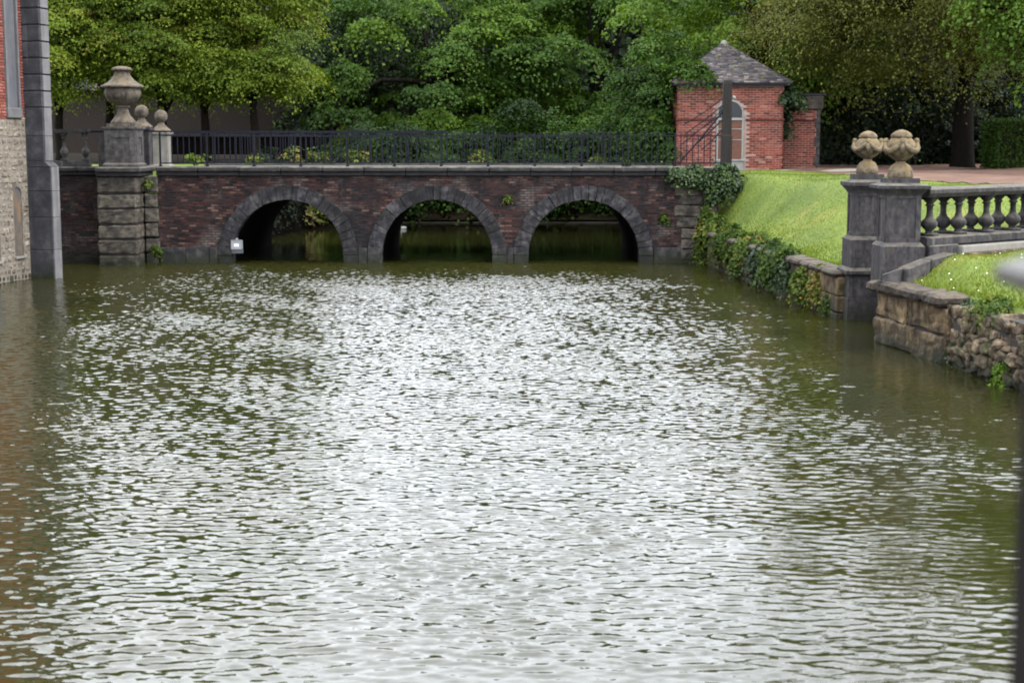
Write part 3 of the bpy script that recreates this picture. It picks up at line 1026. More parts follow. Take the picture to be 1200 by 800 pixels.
# small notice box at the left arch
q = at(278, 287, BY0 - .05)
sg = thing('notice_box', 'small pale grey box with white label beside the left arch', 'box', (q.x, BY0 - .06, q.z - .24))
m = MB(); m.box(-.16, .16, -.09, .02, .13, .38); m.build('case', 'box_metal', sg)
m = MB()
for (a0, a1, b0, b1) in ((-.165, .165, .375, .395), (-.165, .165, .115, .135), (-.165, -.145, .136, .374), (.145, .165, .136, .374)):
    m.box(a0, a1, -.105, -.085, b0, b1)
m.build('frame', 'white_paint', sg)
m = MB(); m.box(-.075, .06, -.096, -.089, .20, .275); m.build('label_plate', 'white_label', sg)
m = MB(); m.box(-.045, .03, -.102, -.095, .228, .242); m.build('label_text', 'box_dark', sg)
m = MB(); m.box(-.155, .175, -.07, .02, .0, .105); m.build('lower_box', 'box_dark', sg)
m = MB(); m.box(-.03, .03, -.03, .03, .395, .44); m.build('cable_gland', 'box_metal', sg)

# ------------------------------------------------------------------ left moat wall with rusticated pillar
LW = thing('moat_wall', 'dark weathered brick wall rising from the water left of the bridge', 'wall', (0, 0, 0))
LX0, LX1, LY = -13.4, -11.98, 45.25
mb = MB(); mb.box(LX0, LX1 + .9, LY, 46.3, -1, TOPZ); mb.build('wall_core', 'mortar', LW)
hole = at(112, 216, LY)
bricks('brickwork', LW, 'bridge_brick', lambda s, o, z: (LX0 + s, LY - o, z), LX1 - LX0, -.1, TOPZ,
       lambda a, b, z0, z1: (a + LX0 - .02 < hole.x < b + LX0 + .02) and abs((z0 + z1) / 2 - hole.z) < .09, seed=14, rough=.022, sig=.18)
for nm, y0, z0, z1, mt, bv in (('cornice_stone', LY - .12, TOPZ + .02, TOPZ + .125, 'cornice_stone', .02), ('coping_stone', LY - .2, TOPZ + .126, TOPZ + .27, 'coping_stone', .035)):
    block(nm, LX0, -12.72, y0, 46.3, z0, z1, mt, LW, bv)
    block(nm, -12.71, LX1 - .02, y0, 46.3, z0, z1, mt, LW, bv)
PX0, PX1, PY = -11.97, -10.83, 44.45
pil = thing('stone_pillar', 'pillar of six rusticated stone blocks standing in the water below the urn', 'pillar', (0, 0, 0))
zb = [-.5, .30, .74, 1.18, 1.62, 2.06, TOPZ]
mb = MB(); mb.box(PX0 + .04, PX1 - .04, PY + .04, 46.2, -1, TOPZ); mb.build('pillar_core', 'mortar', pil)
pr = random.Random(4)
for k in range(6):
    block('pillar_block', PX0 + pr.uniform(-.01, .01), PX1 + pr.uniform(-.012, .012), PY - pr.uniform(0, .02), 45.36, zb[k] + .018, zb[k + 1] - .018, 'block_stone', pil, .04, .014, .03)
for nm, e, z0, z1, mt, bv in (('cornice_stone', .10, TOPZ + .002, TOPZ + .115, 'cornice_stone', .02), ('coping_stone', .18, TOPZ + .116, TOPZ + .27, 'coping_stone', .035)):
    block(nm, PX0 + .01 , PX1 + e, PY - e, 46.2, z0, z1, mt, pil, bv)
# quoins where the bridge meets the pillar
for k in range(6):
    block('quoin', PX1 + .02 + (.0 if k % 2 else .0), BX0 + (.02 if k % 2 else -.02), BY0 - .10 - pr.uniform(0, .02), BY0 + .3, zb[k] + .02, zb[k + 1] - .02, 'block_stone', pil, .03, .01, .02)


# ------------------------------------------------------------------ pedestals, urn, balls, left balustrade
def pedestal_mesh(mb, half, h, border=.07, inset=.022, base=.10, cap=.09, over=.05, faces='xyXY'):
    """square pedestal standing on z = 0 with recessed panels"""
    mb.sq_profile(0, 0, [(half + over, 0), (half + over, base * .6), (half + .01, base), (half - inset, base + .001), (half - inset, h - cap), (half + .012, h - cap + .001), (half + over, h - cap * .5), (half + over, h)])
    z0, z1 = base, h - cap
    hi, ho = half - inset - .001, half
    for s in range(4):
        M = Matrix.Rotation(s * math.pi / 2, 4, 'Z')
        for (a, b, c, d) in ((-ho, -ho + border, z0, z1), (ho - border, ho, z0, z1), (-ho + border, ho - border, z0, z0 + border), (-ho + border, ho - border, z1 - border, z1)):
            mb.box(a, b, -ho - (.0 if s % 2 else .001), -hi, c, d, M=M)


uc = at(146, 190, 44.95)
ped = thing('urn_pedestal', 'square panelled stone pedestal carrying the large urn', 'pedestal', (uc.x, 44.98, DECK - .003))
mb = MB(); pedestal_mesh(mb, .46, 1.15, border=.20, inset=.03, base=.12, cap=.10); mb.build('shaft', 'pedestal_stone', ped)
mb = MB(); mb.box(-.70, -.47, -.25, .30, 0, .90); mb.build('side_block', 'pedestal_stone', ped)
urn = thing('urn', 'large lidded stone urn with fluted bowl on the panelled pedestal', 'urn', (uc.x, 44.98, DECK - .003 + 1.15))
prof_foot = [(.37, 0), (.37, .11), (.35, .125), (.345, .16), (.30, .22), (.22, .30), (.17, .37), (.155, .44), (.16, .47)]
mb = MB(); mb.box(-.41, .41, -.41, .41, 0, .10); mb.build('plinth', 'urn_stone', urn)
mb = MB(); mb.lathe([(.36, .101), (.36, .13), (.34, .17), (.28, .24), (.20, .33), (.165, .42), (.15, .50), (.15, .55)], 30); mb.build('foot', 'urn_stone', urn, smooth=True)
mb = MB(); mb.lathe([(.15, .53), (.19, .55), (.205, .58), (.19, .61), (.16, .62)], 30); mb.build('knop', 'urn_stone', urn, smooth=True)
mb = MB()
mb.lathe([(.17, .60), (.23, .63), (.33, .69), (.42, .77), (.485, .86), (.51, .94), (.515, 1.00), (.50, 1.06), (.50, 1.10)], 96,
         mod=lambda a, z: 1 + (.028 * (abs(math.cos(12 * a)) - .5) if z < 1.05 else 0))
mb.build('bowl', 'urn_stone', urn, smooth=True)
mb = MB(); mb.lathe([(.50, 1.09), (.60, 1.12), (.615, 1.15), (.60, 1.18), (.55, 1.20), (.44, 1.26), (.34, 1.34), (.255, 1.44), (.21, 1.54), (.20, 1.585)], 40); mb.build('lid', 'urn_stone', urn, smooth=True)
mb = MB(); mb.lathe([(.20, 1.58), (.28, 1.605), (.30, 1.63), (.285, 1.665), (.22, 1.70), (.12, 1.725), (.02, 1.735)], 30); mb.build('lid_knob', 'urn_stone', urn, smooth=True)


def ball_finial(u, y, label, glabel, z_ped, hh):
    c = at(u, 150, y)
    p = thing('finial_pedestal', glabel, 'pedestal', (c.x, y, DECK - .07))
    mb = MB(); pedestal_mesh(mb, .25, hh, border=.06, inset=.015, base=.10, cap=.10); mb.build('shaft', z_ped, p)
    f = thing('ball_finial', label, 'finial', (c.x, y, DECK - .07 + hh))
    mb = MB(); mb.lathe([(.31, 0), (.31, .05), (.28, .08), (.20, .14), (.12, .22), (.09, .28), (.10, .31)], 26); mb.build('foot', 'urn_stone', f, smooth=True)
    mb = MB(); mb.lathe([(.06, .29)] + [(.20 * math.sin(t), .485 - .20 * math.cos(t)) for t in np.linspace(.45, math.pi - .05, 14)], 26); mb.build('ball', 'urn_stone', f, smooth=True)


ball_finial(166.5, 46.6, 'mossy yellowish stone ball finial nearest the large urn', 'dark stone pedestal under the ball finial nearest the large urn', 'dark_stone', 1.20)
ball_finial(189, 47.9, 'greyish stone ball finial at the left end of the iron railing', 'pale stone pedestal behind the left end of the iron railing', 'pale_stone', 1.08)

BAL_PROF = [(.062, .0), (.062, .03), (.052, .055), (.062, .09), (.105, .16), (.128, .24), (.126, .31), (.10, .38), (.066, .44), (.050, .52), (.046, .64), (.050, .77), (.07, .79), (.072, .82), (.055, .84), (.060, .88), (.088, .92), (.10, .96)]


def baluster_mesh(name, H, k, mat):
    mb = MB()
    mb.box(-.10 * k, .10 * k, -.10 * k, .10 * k, 0, .07 * H)
    mb.lathe([(r * k, (.065 + z * .9) * H) for r, z in BAL_PROF], 18)
    mb.box(-.095 * k, .095 * k, -.095 * k, .095 * k, .93 * H, H)
    o = mb.build(name, mat)
    o.data.polygons.foreach_set('use_smooth', [len(p.vertices) == 4 and abs(p.normal.z) < .95 for p in o.data.polygons])
    return o


lb = thing('balustrade', 'short stone balustrade with two balusters beside the tall building', 'balustrade', (-12.8, 45.4, DECK - .003))
mb = MB(); mb.box(-.75, .42, -.14, .14, 0, .17); mb.build('base_rail', 'pedestal_stone', lb)
mb = MB(); mb.box(-.75, .42, -.17, .17, .99, 1.09); mb.build('top_rail', 'coping_stone', lb)
bo = baluster_mesh('baluster', .822, .95, 'pedestal_stone')
bo.parent = lb
bme = bo.data
for k, u in enumerate((75, 100, 50)):
    xx = at(u, 170, 45.4).x + 12.8
    o = bo if k == 0 else link('baluster', bme, lb)
    o.location = (xx, 0, .169)

# ------------------------------------------------------------------ tall building at the left edge
BANG = math.atan2(-.246, .969)
bld = thing('tall_building', 'tall building of red brick above pale rubble with bluestone buttress at the water', 'building', (-12.62, 40.25, 0), BANG)
BH = 13.0
mb = MB(); mb.box(-9, -.06, -16, .36, -1, BH); mb.build('wall_core', 'lime_mortar', bld)
# roof far above the frame
mb = MB()
mb.add([(-9.3, -16.3, BH), (.5, -16.3, BH), (.5, .8, BH), (-9.3, .8, BH), (-4.4, -11, BH + 5), (-4.4, -4.5, BH + 5)], [(0, 1, 4), (1, 2, 5, 4), (2, 3, 5), (3, 0, 4, 5), (3, 2, 1, 0)])
mb.build('roof', 'slate', bld)
# plain wall of the part outside the picture
ZBR = 4.12
mb = MB(); mb.box(-.061, -.004, -15.9, -1.9, -1, ZBR); mb.build('rubble_face', 'lime_mortar', bld)
# window and niche places: distance s from the buttress along the wall (towards the viewer)
WIN = (.22, .80, 4.42, 10.4)
bricks('brickwork', bld, 'red_brick', lambda s, o, z: (-.058 + o + .03, -.84 - s, z), 5.1, ZBR, 11.0, seed=21)
bricks('brickwork', bld, 'red_brick', lambda s, o, z: (-.058 + o + .03, -s, z), .19, ZBR, 11.0, seed=22)
bricks('brickwork', bld, 'red_brick', lambda s, o, z: (-.058 + o + .03, -.20 - s, z), .64, WIN[3] + .02, 11.0, seed=23)
bp = MB(); bp.box(-.059, -.035, -15.9, -6.0, ZBR, 11.0); bp.build('brick_face', 'gate_brick', bld)
win = MB(); win.box(-.06, -.045, -WIN[1], -WIN[0], WIN[2], WIN[3]); wo = win.build('window', 'grey_panel', bld)
fr = MB()
fr.box(-.058, .03, -WIN[1] - .03, -WIN[1] + .06, WIN[2], WIN[3])
fr.box(-.058, .02, -WIN[0] - .05, -WIN[0] + .02, WIN[2], WIN[3])
fr.box(-.058, .03, -WIN[1] + .061, -WIN[0] - .051, WIN[3] - .12, WIN[3])
fr.build('window_frame', 'pale_or_lit_bluestone', wo)
block('window_sill', -.15, .05, -WIN[1] - .05, -WIN[0] + .05, WIN[2] - .27, WIN[2] - .003, 'pale_or_lit_bluestone', bld, .02)
# pale mortar flush between the rubble stones
mb = MB()
for (s0, s1, za, zb_) in ((0, .30, -1, ZBR), (.70, 1.36, -1, ZBR), (1.76, 1.9, -1, ZBR), (.30, .70, -1, .56), (.30, .70, 2.44, ZBR), (1.36, 1.76, -1, .5), (1.36, 1.76, 2.40, ZBR)):
    mb.box(-.0615, -.016, -s1, -s0, za, zb_)
mb.build('mortar_bed', 'lime_mortar', bld)
# rubble stones, one by one
NICHE = [(.30, .70, .62, 2.42), (1.36, 1.76, .55, 2.38)]
rr_ = random.Random(31)
z = -.3
row = 0
while z < ZBR - .05:
    h = min(rr_.uniform(.11, .21), ZBR - z)
    s = -rr_.uniform(0, .1) + .0
    s = max(s, 0.0)
    while s < 1.86:
        w = rr_.uniform(.12, .30)
        if s + w > 1.9:
            w = 1.9 - s
        clash = any(s < n1 - .01 and s + w > n0 + .01 and z < nz1 and z + h > nz0 for n0, n1, nz0, nz1 in NICHE)
        if clash:
            for n0, n1, nz0, nz1 in NICHE:
                if s < n0 - .07 and s + w > n0:
                    w = n0 - s
                    clash = False
                    break
        if not clash and w > .05:
            hexa('stone', [(-.10, -s - w + .012, z + .01), (.0, -s - w + .012, z + .01), (.0, -s - .012, z + .01), (-.10, -s - .012, z + .01),
                           (-.10, -s - w + .012, z + h - .01), (.0, -s - w + .012, z + h - .01), (.0, -s - .012, z + h - .01), (-.10, -s - .012, z + h - .01)],
                 'wall_rubble', bld, min(.04, h * .3), .022, rr_, (Vector((1, 0, 0)), rr_.uniform(-.22, .22), rr_.uniform(.85, 1.12)))
            s += w
        else:
            s += .08 if clash else w + .01
    z += h
    row += 1
for n0, n1, nz0, nz1 in NICHE:
    m = MB(); m.box(-.06, -.048, -n1, -n0, nz0, nz1); o = m.build('niche', 'grey_panel' if n0 > 1 else 'niche_board', bld)
    m = MB()
    c = (n0 + n1) / 2
    rad = (n1 - n0) / 2
    pts = [(math.cos(t) * rad, math.sin(t) * rad) for t in np.linspace(0, math.pi, 13)]
    vs, fs = [], []
    for px, pz in pts:
        vs += [(-.02, -c - px, nz1 - rad + pz - .02), (-.02, -c - px, nz1 + .02), (-.05, -c - px, nz1 - rad + pz - .02)]
    for i in range(12):
        fs += [(3 * i, 3 * i + 3, 3 * i + 4, 3 * i + 1), (3 * i, 3 * i + 2, 3 * i + 5, 3 * i + 3)]
    m.add(vs, fs)
    m.build('niche_arch', 'lime_mortar', o)
    block('niche_sill', -.12, .05, -n1 - .04, -n0 + .04, nz0 - .07, nz0 - .004, 'pale_stone', o, .012)
# buttress: smooth tall stones below, grooved stones above
z = -.6
k = 0
sched = [2.91, 4.43] + [4.43 + .42 * i for i in range(1, 21)]
lower = [.75, 1.6, 2.28, 2.91]
z = -.6
for zt in lower:
    block('buttress_stone', -.08, .66, 0.002, .40, z + .003, zt - .003, 'bluestone', bld, .012)
    block('buttress_lit_face', .652, .672, .05, .405, z + .004, zt - .004, 'pale_or_lit_bluestone', bld, .006)  # thin paler plates: the lit side of the buttress put into colour
    z = zt
hexa('buttress_weathering', [(-.08, 0.0, 2.91), (.68, -.02, 2.91), (.68, .42, 2.91), (-.08, .40, 2.91), (-.08, .0, 3.06), (.50, .0, 3.06), (.50, .40, 3.06), (-.08, .40, 3.06)], 'bluestone', bld, .01)
z = 3.06
for zt in [3.7, 4.43]:
    block('buttress_stone', -.08, .50, 0.002, .40, z + .003, zt - .003, 'bluestone', bld, .012)
    block('buttress_lit_face', .502, .524, .05, .405, z + .004, zt - .004, 'pale_or_lit_bluestone', bld, .006)
    z = zt
while z < BH - .45:
    block('buttress_stone', -.08, .50 + .01, -.01, .41, z + .014, z + .42 - .014, 'bluestone', bld, .022)
    block('buttress_lit_face', .506, .532, .045, .412, z + .018, z + .402, 'pale_or_lit_bluestone', bld, .01)
    z += .42
m = MB(); m.box(-.07, .47, .03, .37, 4.4, z); m.build('buttress_core', 'bluestone', bld)

# ------------------------------------------------------------------ gate post with slanting stays
gp = at(852, 195, 45.3)
post = thing('gate_post', 'tall dark weathered post with slanting iron stays at the bridge end', 'post', (gp.x, 45.55, DECK - .02))
mb = MB()
mb.sq_profile(0, 0, [(.15, 0), (.15, .9), (.135, .95), (.13, 1.6), (.12, 2.42), (.10, 2.52)])
mb.build('timber', 'dark_wood', post)
for k, (u0, v0, u1, v1, r) in enumerate([(843, 131, 795, 192, .028), (847, 113, 801, 147, .018), (846, 121, 802, 158, .018), (845, 131, 808, 160, .017), (846, 137, 812, 172, .022), (846, 148, 822, 176, .018), (846, 126, 798, 170, .015)]):
    a = at(u0 + 4, v0, 45.5) - Vector((gp.x, 45.55, DECK - .02))
    b = at(u1, v1, 45.5) - Vector((gp.x, 45.55, DECK - .02))
    m = MB(); m.tube([a, a.lerp(b, .5) + Vector((0, 0, -.03)), b], r, 6); m.build('stay', 'iron', post)
m = MB(); m.lathe([(.0, 0), (.06, .02), (.07, .07), (.05, .12), (.0, .14)], 12, c=(.19, 0, 1.95)); m.build('hinge_knob', 'pale_stone', post, smooth=True)

# ------------------------------------------------------------------ gatehouse
GY = 52.0
g0, g1 = at(792, 199, GY), at(917, 199, GY)
GZ = 2.50
gh = thing('gatehouse', 'small red brick gatehouse with pyramid roof and arched window on the lawn', 'building', ((g0.x + g1.x) / 2, GY, GZ))
GW = (g1.x - g0.x) / 2
GE = at(857, 98, GY).z - GZ
mb = MB(); mb.box(-GW + .03, GW - .03, .03, 2 * GW - .03, -.4, GE - .02); mb.build('wall', 'pale_mortar', gh)
WH = at(857, 117, GY).z - GZ
wW = .46
WB = .42


def win_skip(a, b, z0, z1):
    a, b = a - GW, b - GW
    if b < -wW or a > wW:
        return False
    if z0 < 0:
        return False
    zc = (z0 + z1) / 2
    xm = 0 if a <= 0 <= b else min(abs(a), abs(b))
    if zc < WH - wW:
        return True
    return math.hypot(xm, zc - (WH - wW)) < wW


bricks('brickwork', gh, 'gate_brick', lambda s, o, z: (-GW + s, .02 - o, z), 2 * GW, -.05, GE - .05, win_skip, seed=41, joint=.014)
bricks('brickwork', gh, 'gate_brick', lambda s, o, z: (GW - .02 + o, s, z), 2 * GW, -.05, GE - .05, None, seed=42, joint=.014)
bricks('brickwork', gh, 'gate_brick', lambda s, o, z: (-GW + .02 - o, s, z), 2 * GW, -.05, GE - .05, None, seed=43, joint=.014)
zs = at(857, 140, GY).z - GZ
block('string_course', -GW - .03, -wW - .07, -.035, .05, zs - .05, zs + .02, 'gate_brick', gh, .01)
block('string_course', wW + .07, GW + .03, -.035, .05, zs - .05, zs + .02, 'gate_brick', gh, .01)
# window: arched head of dark glass, boarded lower sash, white frame
w_ = MB(); w_.box(-wW + .06, wW - .06, -.01, .02, WB, zs); wobj = w_.build('window', 'blind_board', gh)
m = MB()
cz = WH - wW
pts = [(wW * .87 * math.cos(t), -.012, max(zs + .03, cz + wW * .87 * math.sin(t))) for t in np.linspace(0, math.pi, 17)]
m.add([(-wW * .87, -.012, zs + .03), (wW * .87, -.012, zs + .03)] + pts, [(0, 1) + tuple(range(2, 19))])
m.build('pane', 'glass_dark', wobj)
m = MB()
pts = [(wW * .93, 0, -.05), (wW * .93, 0, cz)] + [(wW * .93 * math.cos(t), 0, cz + wW * .93 * math.sin(t)) for t in np.linspace(.1, math.pi - .1, 15)] + [(-wW * .93, 0, cz), (-wW * .93, 0, -.05)]
m.tube([(p[0], -.02, p[2]) for p in pts], .034, 6)
m.build('frame', 'white_paint', wobj)
m = MB(); m.box(-wW + .02, wW - .02, -.05, -.015, zs - .03, zs + .05); m.build('transom', 'white_paint', wobj)
m = MB(); m.box(-.02, .02, -.04, -.012, WB, zs - .031); m.build('glazing_bar', 'white_paint', wobj)
for kz in (.75, 1.15):
    m = MB(); m.box(-wW + .06, wW - .06, -.035, -.012, WB + kz * .9, WB + kz * .9 + .025); m.build('glazing_bar', 'white_paint', wobj)
m = MB(); m.box(-wW + .04, wW - .04, -.03, .02, -.1, WB - .02); m.build('lower_panel', 'white_paint', wobj)
block('sill', -wW - .06, wW + .06, -.09, .03, WB - .019, WB + .04, 'white_paint', wobj, .01)
m = MB()
for (a, b, c, d) in ((-GW - .16, GW + .16, -.22, -.12), (-GW - .16, GW + .16, 2 * GW + .12, 2 * GW + .22), (-GW - .22, -GW - .12, -.119, 2 * GW + .119), (GW + .12, GW + .22, -.119, 2 * GW + .119)):
    m.box(a, b, c, d, GE - .08, GE + .02)
m.build('eaves_gutter', 'iron', gh)
# roof: courses of slates on a pyramid that sweeps out at the eaves
roof = MB()
AP = at(857, 50, GY + GW).z - GZ
half = GW + .24
prof = lambda q: (half * (1 - q) , GE + .01 + (AP - GE) * (q ** 1.0))
ncr = 26
roof.add([(-half, GW - half, GE), (half, GW - half, GE), (half, GW + half, GE), (-half, GW + half, GE), (0, GW, AP - .06)], [(0, 1, 4), (1, 2, 4), (2, 3, 4), (3, 0, 4), (3, 2, 1, 0)], .3)
rf = roof.build('roof', 'slate', gh, tint=True)
sl = MB()
srng = random.Random(77)
for side in range(4):
    M = Matrix.Translation((0, GW, 0)) @ Matrix.Rotation(side * math.pi / 2, 4, 'Z')
    for i in range(ncr):
        q0, q1 = i / ncr, min(1, (i + 1.35) / ncr)
        (h0, z0), (h1, z1) = prof(q0), prof(q1)
        x = -h0 + srng.uniform(0, .1) - .05
        while x < h0 - .01:
            w = srng.uniform(.14, .2)
            xa, xb = max(x, -h0), min(x + w - .008, h0)
            if xb - xa > .02:
                ka = h1 / h0 if h0 > 0 else 0
                lim = lambda xx: max(-h1, min(h1, xx))
                lift = .022 + srng.uniform(0, .014)
                vs = [(xa, -h0, z0 + lift), (xb, -h0, z0 + lift), (lim(xb), -h1, z1 + .006), (lim(xa), -h1, z1 + .006), (xa, -h0 + .02, z0 - .002), (xb, -h0 + .02, z0 - .002)]
                sl.add([M @ Vector(v) for v in vs], [(0, 1, 2, 3), (4, 5, 1, 0)], min(1, max(0, srng.gauss(.48, .3))))
            x += w
o = sl.build('slates', 'slate', rf, tint=True)
o['kind'] = 'stuff'
m = MB(); m.lathe([(.17, -.14), (.13, -.04), (.10, .02), (.06, .06), (.0, .08)], 14, c=(0, GW, AP)); m.build('roof_cap', 'pale_stone', rf, smooth=True)
for s in range(4):      # hip ridges
    a = Vector((half, GW, 0))
    sx, sy = [(-1, -1), (1, -1), (1, 1), (-1, 1)][s]
    m = MB(); m.tube([(sx * half, GW + sy * half, GE + .03), (sx * half * .5, GW + sy * half * .5, (GE + AP) / 2 - .04), (0, GW, AP + .0)], .035, 6); m.build('hip_ridge', 'slate', rf, smooth=True)
# annex set back at the right
AYY = GY + 2.0
ax = thing('gatehouse_annex', 'low brick annex with flat lintel set back beside the gatehouse', 'building', (g1.x + .02, AYY, GZ))
AW = at(960, 199, AYY).x - g1.x - .05
AZ = at(940, 124, AYY).z - GZ
mb = MB(); mb.box(.03, AW - .03, .03, 2.0, -.4, AZ); mb.build('wall', 'pale_mortar', ax)
bricks('brickwork', ax, 'gate_brick', lambda s, o, z: (s, .02 - o, z), AW - .1, -.05, AZ - .1, None, seed=51, joint=.014)
bricks('brickwork', ax, 'gate_brick', lambda s, o, z: (AW - .02 + o, s, z), 2.0, -.05, AZ - .1, None, seed=52, joint=.014)
for k in range(7):
    zz0 = -.1 + k * (AZ / 7)
    block('quoin', AW - (.16 if k % 2 else .10), AW + .02, -.03, .10, zz0 + .004, zz0 + AZ / 7 - .004, 'pedestal_stone', ax, .012)
block('string_course', 0, AW - .17, -.03, .05, zs - .05, zs + .02, 'gate_brick', ax, .01)
block('lintel', -.05, AW + .10, -.12, .2, AZ - .12, AZ + .34, 'block_stone', ax, .02)
m = MB(); m.box(-.1, AW + .2, -.16, 2.1, AZ + .345, AZ + .42); m.build('roof', 'slate', ax)

# ------------------------------------------------------------------ right bank: retaining walls
def bank_wall(name, label, ya, yb, ztop, mat, seed, hmin=.26, hmax=.4, wmin=.5, wmax=1.0, cop=.16, thick=.42, bev=.025, jit=.012, over=.07, turn=0, rough=0.0):
    w = thing(name, label, 'wall', (0, 0, 0))
    rg = random.Random(seed)
    xa, xb = float(bank_x(ya)), float(bank_x(yb))
    L = math.hypot(xb - xa, yb - ya)
    tx, ty = (xb - xa) / L, (yb - ya) / L
    nx, ny = (ty, -tx)          # away from the water when walking in +y
    if nx < 0:
        nx, ny = -nx, -ny

    def P(s, d, z):
        return (xa + tx * s + nx * d, ya + ty * s + ny * d, z)

    def stone(nm, s0, s1, d0, d1, z0, z1, mt, b, j, tn=None):
        hexa(nm, [P(s0, d0, z0), P(s0, d1, z0), P(s1, d1, z0), P(s1, d0, z0), P(s0, d0, z1), P(s0, d1, z1), P(s1, d1, z1), P(s1, d0, z1)], mt, w, b, j, rg, tn, rough)
    m = MB()
    m.add([P(.05, .06, -1), P(.05, thick + .2, -1), P(L - .05, thick + .2, -1), P(L - .05, .06, -1), P(.05, .06, ztop - cop), P(.05, thick + .2, ztop - cop), P(L - .05, thick + .2, ztop - cop), P(L - .05, .06, ztop - cop)],
          [(0, 3, 2, 1), (4, 5, 6, 7), (0, 1, 5, 4), (1, 2, 6, 5), (2, 3, 7, 6), (3, 0, 4, 7)])
    m.build('wall_core', 'mortar', w)
    z = -.5
    while z < ztop - cop - .02:
        h = min(rg.uniform(hmin, hmax), ztop - cop - z)
        if ztop - cop - z - h < hmin * .5:
            h = ztop - cop - z
        s = 0
        while s < L - .02:
            q = min(rg.uniform(wmin, wmax), L - s)
            if L - s - q < wmin * .4:
                q = L - s
            stone('stone', s + .008, s + q - .008, rg.uniform(-.02, .02) * (3 if turn else 1), .4, z + .007, z + h - .007, mat, bev, jit, (Vector((nx, ny, 0)), rg.uniform(-turn, turn), rg.uniform(.85, 1.2)) if turn else None)
            s += q
        z += h
    s = 0
    while cop and s < L - .02:
        q = min(rg.uniform(.7, 1.05), L - s)
        if L - s - q < .25:
            q = L - s
        stone('coping_stone', s + .006, s + q - .006, -over - rg.uniform(0, .03), thick, ztop - cop + .002, ztop + rg.uniform(-.01, .015), 'worn_coping', .05, .014)
        s += q
    return w


bank_wall('bank_wall', 'overgrown stone bank wall between the bridge and the rear pier', 31.0, 45.2, .98, 'ashlar', 61, cop=.14)
bank_wall('bank_wall', 'short inner bank wall between the two piers', 27.66, 30.74, .98, 'ashlar', 64, cop=.14)
bank_wall('landing_wall', 'low ashlar landing wall with projecting coping below the front pier', 24.55, 27.55, 1.12, 'ashlar', 62, .473, .4731, 1.1, 1.7, cop=.20, bev=.035, over=.13, jit=.025, rough=.045)
bank_wall('rubble_wall', 'crumbling rubble bank wall at the right edge beside the landing', 15.0, 24.45, .98, 'rubble_stone', 63, .09, .2, .10, .34, cop=0, bev=.03, jit=.05, turn=.5, rough=.03)

# ------------------------------------------------------------------ piers with swagged finials
def finial(loc, label, k, seed):
    f = thing('swag_finial', label, 'finial', loc, 0, 'swagged stone finials on the piers')
    mb = MB(); mb.lathe([(.235 * k, 0), (.25 * k, .03), (.245 * k, .10), (.22 * k, .18), (.17 * k, .25), (.10 * k, .29), (.085 * k, .33)], 28); mb.build('foot', 'lichen_stone', f, smooth=True)
    mb = MB()
    mb.lathe([(.085 * k, .32), (.12 * k, .35), (.20 * k, .40), (.27 * k, .47), (.315 * k, .55), (.32 * k, .60), (.29 * k, .66), (.24 * k, .72), (.19 * k, .77)], 48, mod=lambda a, z: 1 + .05 * math.cos(8 * a) * (1 if z < .6 else .3))
    mb.build('bowl', 'lichen_stone', f, smooth=True)
    mb = MB(); mb.lathe([(.17 * k, .76), (.20 * k, .785), (.20 * k, .82), (.17 * k, .865), (.11 * k, .905), (.04 * k, .93), (.0, .935)], 32, mod=lambda a, z: 1 + .06 * math.cos(6 * a)); mb.build('flame', 'lichen_stone', f, smooth=True)
    for j in range(4):      # swags hang between four knots
        a0 = j * math.pi / 2 - .27 + seed * .05
        m = MB()
        pts = []
        for q in np.linspace(0, 1, 9):
            a = a0 + q * math.pi / 2
            z = .71 - .19 * math.sin(math.pi * q)
            r = (.295 + .045 * math.sin(math.pi * q)) * k
            pts.append((r * math.cos(a), r * math.sin(a), z))
        m.tube(pts, [.03, .042, .05, .055, .057, .055, .05, .042, .03], 8)
        m.build('swag', 'lichen_stone', f, smooth=True)
        m = MB(); m.tube([(.29 * k * math.cos(a0), .29 * k * math.sin(a0), .68), (.325 * k * math.cos(a0), .325 * k * math.sin(a0), .58), (.27 * k * math.cos(a0), .27 * k * math.sin(a0), .45)], [.045, .05, .02], 8); m.build('drop', 'lichen_stone', f, smooth=True)
        m = MB(); m.lathe([(.0, -.075), (.045, -.06), (.06, 0), (.045, .06), (.0, .075)], 10, c=(.29 * k * math.cos(a0), .29 * k * math.sin(a0), .70)); m.build('knot', 'lichen_stone', f, smooth=True)
    f.scale = (.92, .92, .92)
    return f


